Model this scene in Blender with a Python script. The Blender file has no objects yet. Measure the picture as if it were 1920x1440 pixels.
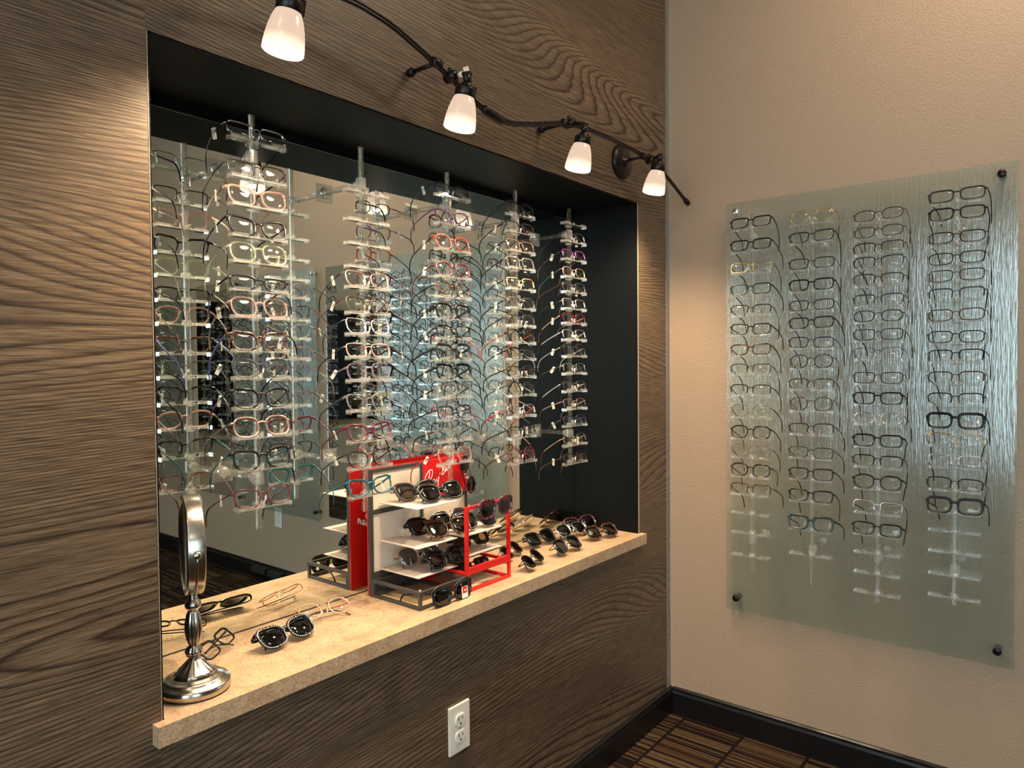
import bpy, bmesh, math, random
from mathutils import Vector, Matrix, Euler
random.seed(7)
PI = math.pi
S = bpy.context.scene
COL = S.collection

# ------------------------------------------------------------------ camera
def make_camera():
    yaw, pit, rol, F = math.radians(38.753), math.radians(-1.568), math.radians(-0.506), 1332.5
    f = Vector((math.cos(yaw) * math.cos(pit), math.sin(yaw) * math.cos(pit), math.sin(pit)))
    r = f.cross(Vector((0, 0, 1))).normalized(); u = r.cross(f)
    r2 = r * math.cos(rol) + u * math.sin(rol); u2 = -r * math.sin(rol) + u * math.cos(rol)
    cd = bpy.data.cameras.new('camera'); c = bpy.data.objects.new('camera', cd); COL.objects.link(c)
    m = Matrix((r2, u2, -f)).transposed().to_4x4(); m.translation = Vector((-2.324, -1.146, 1.25))
    c.matrix_world = m
    cd.sensor_width = 36; cd.lens = F / 1920 * 36; cd.clip_start = 0.02; cd.clip_end = 100
    S.camera = c
make_camera()

# ------------------------------------------------------------------ view, world, light
S.view_settings.view_transform = 'Standard'
S.view_settings.look = 'None'
S.view_settings.gamma = 1
S.view_settings.use_curve_mapping = False
S.view_settings.exposure = 0.0
S.cycles.max_bounces = 14
S.cycles.glossy_bounces = 8
S.cycles.transmission_bounces = 14
S.cycles.transparent_max_bounces = 48
S.cycles.diffuse_bounces = 4
S.cycles.sample_clamp_indirect = 6
S.cycles.use_denoising = True
WORLD_STRENGTH = 6.5
w = bpy.data.worlds.new('daylight'); S.world = w; w.use_nodes = True
bg = w.node_tree.nodes['Background']
bg.inputs[0].default_value = (0.76, 0.92, 1.0, 1); bg.inputs[1].default_value = WORLD_STRENGTH

def area(name, loc, rot, size, power, color):
    d = bpy.data.lights.new(name, 'AREA'); d.energy = power; d.color = color; d.shape = 'DISK'; d.size = size
    o = bpy.data.objects.new(name, d); COL.objects.link(o); o.location = loc; o.rotation_euler = rot
    return o
WARM = (1.0, 0.76, 0.50)
FILL_DOWNLIGHTS = [(-0.55, -1.10), (-3.2, -1.5), (-1.1, -3.2), (-3.2, -3.3), (-2.75, -0.52)]
for i_, (x, y) in enumerate(FILL_DOWNLIGHTS):                    # unseen ceiling lamps, added to warm the right wall and show in lenses
    area('ceiling_fill_light', (x, y, 2.855), (0, 0, 0), 0.42, (13, 4, 1, 3, 1)[i_], (1.0, 0.76, 0.52))

# ------------------------------------------------------------------ materials
M = {}
def new_mat(name):
    m = bpy.data.materials.new(name); m.use_nodes = True
    nt = m.node_tree; M[name] = m
    return m, nt, nt.nodes, nt.links, nt.nodes['Principled BSDF']
def rgb(c): return (c[0], c[1], c[2], 1)
def simple(name, col, rough=0.5, metal=0.0, coat=0.0, spec=0.5, emit=None, es=0):
    m, nt, N, L, b = new_mat(name)
    b.inputs['Base Color'].default_value = rgb(col); b.inputs['Roughness'].default_value = rough
    b.inputs['Metallic'].default_value = metal; b.inputs['Coat Weight'].default_value = coat
    b.inputs['Specular IOR Level'].default_value = spec
    if emit: b.inputs['Emission Color'].default_value = rgb(emit); b.inputs['Emission Strength'].default_value = es
    return m
def node(N, t, **k):
    n = N.new(t)
    for a, v in k.items(): setattr(n, a, v)
    return n
def mapping(N, L, scale, loc=(0, 0, 0), src='Object'):
    tc = N.new('ShaderNodeTexCoord'); mp = N.new('ShaderNodeMapping')
    mp.inputs['Scale'].default_value = scale; mp.inputs['Location'].default_value = loc
    L.new(tc.outputs[src], mp.inputs[0]); return mp.outputs[0]
def noise(N, L, vec, scale=1, detail=2, rough=0.5, dist=0):
    n = N.new('ShaderNodeTexNoise'); n.inputs['Scale'].default_value = scale
    n.inputs['Detail'].default_value = detail; n.inputs['Roughness'].default_value = rough
    n.inputs['Distortion'].default_value = dist; L.new(vec, n.inputs['Vector']); return n.outputs['Fac']
def math_(N, L, op, a, b=None, c=None):
    n = N.new('ShaderNodeMath'); n.operation = op
    for i, v in enumerate((a, b, c)):
        if v is None: continue
        if isinstance(v, (int, float)): n.inputs[i].default_value = v
        else: L.new(v, n.inputs[i])
    return n.outputs[0]
def ramp(N, L, fac, stops, interp='LINEAR'):
    r = N.new('ShaderNodeValToRGB'); cr = r.color_ramp; cr.interpolation = interp
    cr.elements[0].position = stops[0][0]; cr.elements[0].color = rgb(stops[0][1])
    cr.elements[1].position = stops[-1][0]; cr.elements[1].color = rgb(stops[-1][1])
    for p, c in stops[1:-1]:
        e = cr.elements.new(p); e.color = rgb(c)
    L.new(fac, r.inputs[0]); return r.outputs[0]
def bump(N, L, h, b, strength=0.3, dist=0.001):
    n = N.new('ShaderNodeBump'); n.inputs['Strength'].default_value = strength; n.inputs['Distance'].default_value = dist
    L.new(h, n.inputs['Height']); L.new(n.outputs[0], b.inputs['Normal'])
def mixc(N, L, f, a, b, mode='MIX'):
    n = N.new('ShaderNodeMix'); n.data_type = 'RGBA'; n.blend_type = mode
    for i, v in ((0, f), (6, a), (7, b)):
        if isinstance(v, (int, float)): n.inputs[i].default_value = v
        elif isinstance(v, tuple): n.inputs[i].default_value = rgb(v)
        else: L.new(v, n.inputs[i])
    return n.outputs[2]

def wood(name, gain=1.0, rough=0.42):
    m, nt, N, L, b = new_mat(name)
    tc = N.new('ShaderNodeTexCoord'); sp = N.new('ShaderNodeSeparateXYZ'); L.new(tc.outputs['Object'], sp.inputs[0])
    side = math_(N, L, 'GREATER_THAN', sp.outputs[0], -1.803)
    zz = math_(N, L, 'ADD', sp.outputs[2], math_(N, L, 'MULTIPLY', side, 3.37))
    cb = N.new('ShaderNodeCombineXYZ'); L.new(sp.outputs[0], cb.inputs[0]); L.new(sp.outputs[1], cb.inputs[1]); L.new(zz, cb.inputs[2])
    def mp(sc):
        q = N.new('ShaderNodeMapping'); q.inputs['Scale'].default_value = sc; L.new(cb.outputs[0], q.inputs[0]); return q.outputs[0]
    big = noise(N, L, mp((0.36, 1, 2.6)), 1, 1.0, 0.35)
    wob = noise(N, L, mp((2.6, 1, 40)), 1, 3, 0.6)
    ph = math_(N, L, 'ADD', math_(N, L, 'MULTIPLY', big, 82), math_(N, L, 'ADD', math_(N, L, 'MULTIPLY', zz, 105), math_(N, L, 'MULTIPLY', wob, 0.7)))
    ring = math_(N, L, 'FRACT', ph)
    fib = noise(N, L, mp((14, 1, 420)), 1, 3, 0.6)
    fib2 = noise(N, L, mp((2.5, 1, 60)), 1, 4, 0.65)
    tone = noise(N, L, mp((0.8, 1, 3.3)), 1, 2, 0.5)
    g = (0.152, 0.104, 0.064); d = (0.034, 0.021, 0.013); l = (0.176, 0.122, 0.076)
    base = ramp(N, L, ring, [(0.0, d), (0.10, (0.080, 0.053, 0.032)), (0.30, g), (0.75, l), (0.88, g), (1.0, d)])
    wide = ramp(N, L, fib2, [(0.25, (0.66, 0.64, 0.62)), (0.60, (1, 1, 1))])
    c1 = mixc(N, L, 1.0, base, wide, 'MULTIPLY')
    c2 = mixc(N, L, 1.0, c1, ramp(N, L, fib, [(0.34, (0.45, 0.43, 0.42)), (0.62, (1.36, 1.34, 1.32))]), 'MULTIPLY')
    c3 = mixc(N, L, 1.0, c2, ramp(N, L, tone, [(0.3, (0.72 * gain,) * 3), (0.7, (1.16 * gain,) * 3)]), 'MULTIPLY')
    L.new(c3, b.inputs['Base Color']); b.inputs['Roughness'].default_value = rough
    b.inputs['Specular IOR Level'].default_value = 0.4
    h = math_(N, L, 'ADD', math_(N, L, 'MULTIPLY', fib, 0.7), math_(N, L, 'MULTIPLY', ring, 0.35))
    bump(N, L, h, b, 0.35, 0.0012)
    return m
wood('wood_laminate')

def paint(name, col, rough, sc, strength, dist=0.002, spec=0.5):
    m, nt, N, L, b = new_mat(name)
    b.inputs['Base Color'].default_value = rgb(col); b.inputs['Roughness'].default_value = rough
    b.inputs['Specular IOR Level'].default_value = spec
    v = mapping(N, L, (1, 1, 1)); n1 = noise(N, L, v, sc, 3, 0.55, 0.4)
    bump(N, L, n1, b, strength, dist); return m
paint('beige_paint', (0.400, 0.288, 0.198), 0.48, 170, 0.85, 0.0024)
paint('ceiling_paint', (0.62, 0.58, 0.52), 0.8, 100, 0.3)
paint('black_paint', (0.0058, 0.0066, 0.0068), 0.30, 230, 0.5, 0.0014, 0.07)
simple('black_baseboard', (0.006, 0.006, 0.007), 0.28)
simple('cream_edge', (0.42, 0.33, 0.24), 0.5)

def counter():
    m, nt, N, L, b = new_mat('counter_laminate')
    v = mapping(N, L, (1, 1, 1))
    a = noise(N, L, v, 22, 5, 0.65, 0.6); s = noise(N, L, v, 240, 3, 0.7); big = noise(N, L, v, 6, 3, 0.5)
    c = ramp(N, L, a, [(0.3, (0.39, 0.255, 0.155)), (0.5, (0.49, 0.34, 0.22)), (0.7, (0.56, 0.405, 0.275))])
    c = mixc(N, L, 1.0, c, ramp(N, L, s, [(0.34, (0.62, 0.56, 0.5)), (0.5, (1, 1, 1)), (0.68, (1.16, 1.16, 1.16))]), 'MULTIPLY')
    c = mixc(N, L, 1.0, c, ramp(N, L, big, [(0.3, (0.86, 0.88, 0.86)), (0.7, (1.08, 1.04, 1.0))]), 'MULTIPLY')
    L.new(c, b.inputs['Base Color']); b.inputs['Roughness'].default_value = 0.38
    bump(N, L, s, b, 0.15, 0.0005)
counter()

def carpet():
    m, nt, N, L, b = new_mat('carpet_tiles')
    tc = N.new('ShaderNodeTexCoord'); sp = N.new('ShaderNodeSeparateXYZ'); L.new(tc.outputs['Object'], sp.inputs[0])
    yb = math_(N, L, 'DIVIDE', math_(N, L, 'ADD', sp.outputs[1], 0.072), 0.208)
    band = math_(N, L, 'FLOOR', yb); fr = math_(N, L, 'FRACT', yb)
    wobx = noise(N, L, mapping(N, L, (40, 8, 1)), 1, 2)
    xs = math_(N, L, 'MULTIPLY', math_(N, L, 'ADD', sp.outputs[0], math_(N, L, 'MULTIPLY', wobx, 0.006)), 165)
    xi = math_(N, L, 'FLOOR', xs)
    xb = math_(N, L, 'FLOOR', math_(N, L, 'MULTIPLY', sp.outputs[0], 9))
    def wn(a, bb, k):
        q = N.new('ShaderNodeCombineXYZ'); L.new(a, q.inputs[0]); L.new(bb, q.inputs[1]); q.inputs[2].default_value = k
        n = N.new('ShaderNodeTexWhiteNoise'); L.new(q.outputs[0], n.inputs[0]); return n.outputs[0]
    r1 = wn(xi, band, 1.5); r2 = wn(xb, band, 7.5)
    t = math_(N, L, 'ADD', math_(N, L, 'MULTIPLY', r1, 0.75), math_(N, L, 'MULTIPLY', r2, 0.25))
    c = ramp(N, L, t, [(0.0, (0.006, 0.004, 0.004)), (0.38, (0.012, 0.007, 0.006)), (0.52, (0.038, 0.018, 0.011)),
                       (0.66, (0.075, 0.042, 0.021)), (0.82, (0.115, 0.078, 0.043)), (1.0, (0.02, 0.012, 0.009))])
    edge = math_(N, L, 'LESS_THAN', fr, 0.05)
    c = mixc(N, L, edge, c, (0.010, 0.007, 0.006))
    fz = noise(N, L, mapping(N, L, (1, 1, 1)), 500, 2)
    c = mixc(N, L, 1.0, c, ramp(N, L, fz, [(0.3, (0.6, 0.6, 0.6)), (0.7, (1.3, 1.3, 1.3))]), 'MULTIPLY')
    L.new(c, b.inputs['Base Color']); b.inputs['Roughness'].default_value = 0.95; b.inputs['Specular IOR Level'].default_value = 0.1
    bump(N, L, fz, b, 0.8, 0.003)
carpet()

def mixed(name, build):
    m = bpy.data.materials.new(name); m.use_nodes = True; nt = m.node_tree; N, L = nt.nodes, nt.links
    N.remove(N['Principled BSDF']); out = N['Material Output']; L.new(build(N, L), out.inputs[0]); M[name] = m; return m
def sh(N, t, col=None, **k):
    n = N.new(t)
    if col: n.inputs['Color'].default_value = rgb(col)
    for a, v in k.items(): n.inputs[a].default_value = v
    return n
def mixs(N, L, f, a, b):
    n = N.new('ShaderNodeMixShader')
    if isinstance(f, (int, float)): n.inputs[0].default_value = f
    else: L.new(f, n.inputs[0])
    L.new(a, n.inputs[1]); L.new(b, n.inputs[2]); return n.outputs[0]
def fres(N, L, ior, normal=None):
    """Schlick-free fresnel of the outer surface only (no false total reflection inside thin sheets)"""
    f = N.new('ShaderNodeFresnel'); f.inputs[0].default_value = ior
    if normal: L.new(normal, f.inputs['Normal'])
    g = N.new('ShaderNodeNewGeometry')
    return math_(N, L, 'MULTIPLY', f.outputs[0], math_(N, L, 'SUBTRACT', 1.0, g.outputs['Backfacing']))
mixed('mirror_glass', lambda N, L: sh(N, 'ShaderNodeBsdfGlossy', (0.80, 0.86, 0.83), Roughness=0.0).outputs[0])
def rain(N, L):
    v = mapping(N, L, (1, 300, 24)); a = noise(N, L, v, 1, 1.5, 0.5, 0.15)
    v2 = mapping(N, L, (1, 120, 7)); a2 = noise(N, L, v2, 1, 2, 0.5, 0.1)
    h = math_(N, L, 'ADD', a, a2)
    bp = N.new('ShaderNodeBump'); bp.inputs['Strength'].default_value = 1.0; bp.inputs['Distance'].default_value = 0.0009; L.new(h, bp.inputs['Height'])
    g = sh(N, 'ShaderNodeBsdfGlossy', (0.84, 0.97, 1.0), Roughness=0.14); L.new(bp.outputs[0], g.inputs['Normal'])
    t = sh(N, 'ShaderNodeBsdfTransparent', (0.90, 0.935, 0.91))
    d = sh(N, 'ShaderNodeBsdfDiffuse', (0.62, 0.70, 0.67)); L.new(bp.outputs[0], d.inputs['Normal'])
    base = mixs(N, L, 0.045, t.outputs[0], d.outputs[0])
    f = math_(N, L, 'MULTIPLY', fres(N, L, 1.6, bp.outputs[0]), 2.8)
    return mixs(N, L, f, base, g.outputs[0])
mixed('rain_glass', rain)
def acrylic(N, L):
    g = sh(N, 'ShaderNodeBsdfGlass', (0.99, 0.995, 0.99), Roughness=0.0, IOR=1.45)
    t = sh(N, 'ShaderNodeBsdfTransparent', (0.98, 0.985, 0.98)); d = sh(N, 'ShaderNodeBsdfTranslucent', (0.95, 0.95, 0.93))
    return mixs(N, L, 0.30, mixs(N, L, 0.05, t.outputs[0], d.outputs[0]), g.outputs[0])
mixed('acrylic', acrylic)
def acrylic_tray(N, L):
    t = sh(N, 'ShaderNodeBsdfTransparent', (0.97, 0.975, 0.97)); d = sh(N, 'ShaderNodeBsdfTranslucent', (0.95, 0.95, 0.93)); e = sh(N, 'ShaderNodeBsdfDiffuse', (0.95, 0.95, 0.93))
    g = sh(N, 'ShaderNodeBsdfGlossy', (1, 1, 1), Roughness=0.06)
    return mixs(N, L, math_(N, L, 'MULTIPLY', fres(N, L, 1.5), 2.6), mixs(N, L, 0.085, t.outputs[0], mixs(N, L, 0.5, d.outputs[0], e.outputs[0])), g.outputs[0])
mixed('acrylic_tray', acrylic_tray)
def frosted(N, L):
    t = sh(N, 'ShaderNodeBsdfTransparent', (0.95, 0.95, 0.94)); d = sh(N, 'ShaderNodeBsdfDiffuse', (0.8, 0.8, 0.76))
    g = sh(N, 'ShaderNodeBsdfGlossy', (1, 1, 1), Roughness=0.15)
    a = mixs(N, L, 0.13, t.outputs[0], d.outputs[0]); return mixs(N, L, math_(N, L, 'MULTIPLY', fres(N, L, 1.5), 2.0), a, g.outputs[0])
mixed('clouded_acrylic', frosted)
def lens(tint, ior=1.5, add=0.0, gl=(1, 1, 1)):
    def f(N, L):
        t = sh(N, 'ShaderNodeBsdfTransparent', tint); g = sh(N, 'ShaderNodeBsdfGlossy', gl, Roughness=0.02)
        fr = math_(N, L, 'MULTIPLY', fres(N, L, ior), 1.15 + add * 10)
        return mixs(N, L, fr, t.outputs[0], g.outputs[0])
    return f
mixed('clear_lens', lens((0.975, 0.98, 0.975), 1.5, 0.0, (1, 0.99, 0.96)))
mixed('dark_lens', lens((0.028, 0.026, 0.026), 1.5, 0.02))
mixed('brown_lens', lens((0.10, 0.045, 0.025), 1.5, 0.02))
mixed('green_lens', lens((0.05, 0.06, 0.045), 1.5, 0.05))
mixed('smoke_lens', lens((0.30, 0.27, 0.24), 1.5, 0.02))
mixed('blue_mirror_lens', lens((0.10, 0.13, 0.15), 1.8, 0.22, (0.75, 0.9, 1)))
mixed('plum_lens', lens((0.10, 0.03, 0.045), 1.5, 0.02))
mixed('frosted_shelf', lambda N, L: mixs(N, L, 0.80, sh(N, 'ShaderNodeBsdfTransparent', (0.95, 0.93, 0.92)).outputs[0],
      mixs(N, L, 0.06, sh(N, 'ShaderNodeBsdfDiffuse', (0.66, 0.57, 0.50)).outputs[0], sh(N, 'ShaderNodeBsdfGlossy', (1, 1, 1), Roughness=0.2).outputs[0])))
mixed('pale_corner_strip', lambda N, L: mixs(N, L, 0.30, sh(N, 'ShaderNodeBsdfTransparent', (0.97, 0.98, 0.98)).outputs[0], mixs(N, L, 0.25, sh(N, 'ShaderNodeBsdfDiffuse', (0.72, 0.72, 0.70)).outputs[0], sh(N, 'ShaderNodeBsdfGlossy', (1, 1, 1), Roughness=0.25).outputs[0])))
mixed('window_glass', lens((0.97, 0.98, 0.98)))

def clearplastic(name, col, k=0.16):
    def f(N, L):
        t = sh(N, 'ShaderNodeBsdfTransparent', tuple(min(1, c * 1.1 + 0.1) for c in col)); d = sh(N, 'ShaderNodeBsdfDiffuse', col)
        g = sh(N, 'ShaderNodeBsdfGlossy', (1, 1, 1), Roughness=0.08)
        return mixs(N, L, math_(N, L, 'MULTIPLY', fres(N, L, 1.5), 1.8), mixs(N, L, k, t.outputs[0], d.outputs[0]), g.outputs[0])
    mixed(name, f)
def tortoise(name, c1, c2):
    m, nt, N, L, b = new_mat(name)
    a = noise(N, L, mapping(N, L, (1, 1, 1)), 130, 2, 0.5)
    L.new(ramp(N, L, a, [(0.42, c1), (0.58, c2)]), b.inputs['Base Color'])
    b.inputs['Roughness'].default_value = 0.15; b.inputs['Coat Weight'].default_value = 0.5
FR = {}
for n, c, r, me in [('black', (0.006, 0.006, 0.007), 0.16, 0), ('matte black', (0.010, 0.010, 0.011), 0.4, 0), ('teal', (0.01, 0.10, 0.13), 0.18, 0),
                    ('navy', (0.012, 0.018, 0.05), 0.2, 0), ('purple', (0.10, 0.02, 0.13), 0.2, 0.3), ('burgundy', (0.10, 0.010, 0.02), 0.18, 0),
                    ('red', (0.42, 0.025, 0.02), 0.25, 0), ('brown', (0.055, 0.022, 0.012), 0.2, 0), ('violet blue', (0.08, 0.09, 0.30), 0.2, 0),
                    ('gold metal', (0.62, 0.45, 0.22), 0.22, 1), ('silver metal', (0.62, 0.62, 0.62), 0.22, 1), ('gunmetal', (0.060, 0.060, 0.066), 0.3, 0.8),
                    ('rose gold', (0.62, 0.36, 0.28), 0.25, 1), ('bronze metal', (0.085, 0.050, 0.034), 0.3, 0.8), ('black metal', (0.012, 0.011, 0.011), 0.3, 0.4),
                    ('orange red', (0.33, 0.04, 0.015), 0.2, 0), ('yellow', (0.6, 0.5, 0.05), 0.3, 0), ('dark green', (0.02, 0.04, 0.038), 0.2, 0)]:
    FR[n] = simple('frame_' + n.replace(' ', '_'), c, r + 0.04, me, 0, 0.4)
for n, c in [('clear pink', (0.80, 0.60, 0.54)), ('clear green', (0.66, 0.70, 0.54)), ('clear grey', (0.50, 0.48, 0.47)), ('crystal', (0.82, 0.82, 0.80)), ('clear lilac', (0.60, 0.50, 0.60))]:
    clearplastic('frame_' + n.replace(' ', '_'), c); FR[n] = M['frame_' + n.replace(' ', '_')]
for n, a, b_ in [('tortoise', (0.010, 0.005, 0.004), (0.095, 0.036, 0.013)), ('light tortoise', (0.03, 0.012, 0.006), (0.45, 0.24, 0.10)), ('dark plum', (0.02, 0.006, 0.01), (0.10, 0.03, 0.045))]:
    tortoise('frame_' + n.replace(' ', '_'), a, b_); FR[n] = M['frame_' + n.replace(' ', '_')]
simple('tag_paper', (0.80, 0.75, 0.64), 0.6); simple('tag_ink', (0.12, 0.11, 0.10), 0.7)
simple('silicone', (0.75, 0.75, 0.70), 0.2)
simple('bronze_fixture', (0.014, 0.010, 0.008), 0.34, 0.5)
simple('outlet_plastic', (0.74, 0.70, 0.62), 0.35); simple('slot_dark', (0.02, 0.02, 0.02), 0.6)
simple('display_grey', (0.045, 0.043, 0.040), 0.42); simple('display_red', (0.62, 0.010, 0.008), 0.28, 0, 0.2)
simple('display_cream', (0.72, 0.62, 0.50), 0.55); simple('logo_white', (0.88, 0.82, 0.78), 0.5)
simple('steel', (0.62, 0.60, 0.56), 0.25, 1.0); simple('rhinestone', (0.95, 0.95, 1.0), 0.1, 0.0)
simple('black_rubber', (0.01, 0.01, 0.01), 0.6); simple('gold_sticker', (0.7, 0.55, 0.2), 0.3, 0.8)
simple('sign_red', (0.60, 0.008, 0.010), 0.38); simple('window_frame_white', (0.5, 0.5, 0.48), 0.5)
simple('print_grey', (0.10, 0.09, 0.09), 0.5); simple('mat_grey', (0.16, 0.16, 0.15), 0.9); simple('lens_red', (0.6, 0.03, 0.03), 0.4)
simple('bolt_dark', (0.03, 0.02, 0.018), 0.3, 0.8); simple('bolt_bright', (0.85, 0.84, 0.82), 0.15, 1.0)
def brushed():
    m, nt, N, L, b = new_mat('brushed_nickel')
    a = noise(N, L, mapping(N, L, (20, 20, 900)), 1, 2)
    b.inputs['Base Color'].default_value = (0.50, 0.46, 0.40, 1); b.inputs['Metallic'].default_value = 1
    L.new(ramp(N, L, a, [(0.3, (0.20,) * 3), (0.7, (0.25,) * 3)]), b.inputs['Roughness'])
brushed()
# lit lamp glass: hotter towards the open rim, where the bulb sits
m_, nt_, N_, L_, b_ = new_mat('lit_shade_glass')
tc_ = N_.new('ShaderNodeTexCoord'); sp_ = N_.new('ShaderNodeSeparateXYZ'); L_.new(tc_.outputs['Object'], sp_.inputs[0])
mr_ = N_.new('ShaderNodeMapRange'); mr_.inputs[1].default_value = -0.066; mr_.inputs[2].default_value = -0.042; mr_.inputs[3].default_value = 1; mr_.inputs[4].default_value = 0
L_.new(sp_.outputs[2], mr_.inputs[0])
L_.new(mixc(N_, L_, mr_.outputs[0], (0.82, 0.58, 0.42), (1.5, 1.28, 0.95)), b_.inputs['Emission Color'])
b_.inputs['Emission Strength'].default_value = 1.0; b_.inputs['Base Color'].default_value = (0.05, 0.05, 0.05, 1); b_.inputs['Roughness'].default_value = 0.2
simple('lit_bulb', (1, 1, 1), 0.5, emit=(1.0, 0.80, 0.52), es=45)
simple('lit_diffuser', (1, 1, 1), 0.5, emit=(1.0, 0.85, 0.65), es=6)

# ------------------------------------------------------------------ mesh helpers
class MB:
    def __init__(s): s.bm = bmesh.new(); s.smooth = []; s.mi = 0; s.layers = []
    def _mark(s, f0, smooth):
        s.bm.faces.ensure_lookup_table()
        for f in s.bm.faces[f0:]: f.smooth = smooth; f.material_index = s.mi
    def box(s, lo, hi, rot=None, bev=0):
        f0 = len(s.bm.faces); lo = Vector(lo); hi = Vector(hi); c = (lo + hi) / 2; d = hi - lo
        m = Matrix.Translation(c) @ (rot.to_4x4() if rot else Matrix()) @ Matrix.Diagonal((d.x, d.y, d.z, 1))
        r = bmesh.ops.create_cube(s.bm, size=1, matrix=m)
        if bev:
            es = list({e for v in r['verts'] for e in v.link_edges})
            bmesh.ops.bevel(s.bm, geom=es, offset=bev, segments=2, affect='EDGES', profile=0.6)
        s._mark(f0, False); return s
    def loft(s, rings, closed_path=False, smooth=True, caps=True):
        f0 = len(s.bm.faces); R = [[s.bm.verts.new(p) for p in r] for r in rings]
        n = len(R); k = len(R[0])
        for i in range(n if closed_path else n - 1):
            a, b = R[i], R[(i + 1) % n]
            for j in range(k): s.bm.faces.new((a[j], a[(j + 1) % k], b[(j + 1) % k], b[j]))
        if caps and not closed_path:
            s.bm.faces.new(list(reversed(R[0]))); s.bm.faces.new(R[-1])
        s._mark(f0, smooth); return s
    def tube(s, path, rad, sides=10, smooth=True, closed=False, sq=None, up=Vector((0, 0, 1))):
        """sweep: rad number or list; sq=(w,h) gives flattened section"""
        P = [Vector(p) for p in path]; n = len(P); rings = []
        for i, p in enumerate(P):
            if closed: t = (P[(i + 1) % n] - P[i - 1]).normalized()
            else: t = (P[min(i + 1, n - 1)] - P[max(i - 1, 0)]).normalized()
            u = up if abs(t.dot(up)) < 0.96 else Vector((0, 1, 0.01))
            a = t.cross(u).normalized(); b = a.cross(t)
            r = rad[i] if isinstance(rad, (list, tuple)) else rad
            if sq: wv, hv = sq[i] if isinstance(sq, list) else sq
            else: wv = hv = r
            rings.append([p + a * (math.cos(2 * PI * j / sides) * wv) + b * (math.sin(2 * PI * j / sides) * hv) for j in range(sides)])
        return s.loft(rings, closed, smooth)
    def lathe(s, prof, axis_m=None, seg=32, smooth=True):
        f0 = len(s.bm.faces); rings = []
        for r, z in prof:
            rings.append([Vector((max(r, 1e-5) * math.cos(2 * PI * j / seg), max(r, 1e-5) * math.sin(2 * PI * j / seg), z)) for j in range(seg)])
        if axis_m: rings = [[axis_m @ p for p in r] for r in rings]
        return s.loft(rings, False, smooth)
    def cyl(s, a, b, r, seg=16, smooth=True): return s.tube([a, b], r, seg, smooth)
    def build(s, name, mats, parent=None, loc=None, rot=None):
        bmesh.ops.recalc_face_normals(s.bm, faces=s.bm.faces[:])
        me = bpy.data.meshes.new(name); s.bm.to_mesh(me); s.bm.free()
        for m in (mats if isinstance(mats, list) else [mats]): me.materials.append(M[m] if isinstance(m, str) else m)
        return place(name, me, parent, loc, rot)
def place(name, me, parent=None, loc=None, rot=None):
    o = bpy.data.objects.new(name, me); COL.objects.link(o)
    if parent: o.parent = parent
    if loc is not None: o.location = loc
    if rot is not None: o.rotation_euler = rot
    return o
def thing(name, label, cat, loc=(0, 0, 0), rot=(0, 0, 0), group=None):
    o = bpy.data.objects.new(name, None); COL.objects.link(o); o.empty_display_size = 0.02
    o.location = loc; o.rotation_euler = rot; return tag(o, label, cat, group)
def tag(o, label, cat, group=None):
    o['label'] = label; o['category'] = cat
    if group: o['group'] = group
    return o
def struct(o): o['kind'] = 'structure'; return o

# ------------------------------------------------------------------ room shell
L_, W_, H_ = 5.2, 4.4, 2.9          # x from -L_ to 0, y from -W_ to 0
NX0, NX1, NZ0, NZ1, ND = -1.801, -0.227, 0.65, 1.778, 0.262
b = MB(); b.box((-L_, 0, 0), (NX0, 0.35, H_)); b.box((NX1, 0, 0), (0, 0.35, H_))
b.box((NX0, 0, NZ1), (NX1, 0.35, H_)); b.box((NX0, 0, 0), (NX1, 0.35, NZ0))
struct(b.build('wall_back', 'wood_laminate'))
b = MB(); b.box((0, -W_ - 0.35, 0), (0.12, 0.35, H_)); struct(b.build('wall_right', 'beige_paint'))
b = MB()
WX0, WX1, WZ0, WZ1 = -4.5, -2.85, 0.35, 2.35
b.box((-L_, -W_ - 0.15, 0), (WX0, -W_, H_)); b.box((WX1, -W_ - 0.15, 0), (0, -W_, H_))
b.box((WX0, -W_ - 0.15, 0), (WX1, -W_, WZ0)); b.box((WX0, -W_ - 0.15, WZ1), (WX1, -W_, H_))
struct(b.build('wall_front', 'beige_paint'))
b = MB()
VY0, VY1, VZ0, VZ1 = -3.3, -0.5, 0.35, 2.35
b.box((-L_ - 0.15, -W_ - 0.15, 0), (-L_, VY0, H_)); b.box((-L_ - 0.15, VY1, 0), (-L_, 0.35, H_))
b.box((-L_ - 0.15, VY0, 0), (-L_, VY1, VZ0)); b.box((-L_ - 0.15, VY0, VZ1), (-L_, VY1, H_))
struct(b.build('wall_left', 'beige_paint'))
b = MB(); b.box((-L_ - 0.15, -W_ - 0.35, -0.1), (0.12, 0.35, 0)); struct(b.build('floor', 'carpet_tiles'))
b = MB(); b.box((-L_ - 0.15, -W_ - 0.35, H_), (0.12, 0.35, H_ + 0.1)); struct(b.build('ceiling', 'ceiling_paint'))
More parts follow.
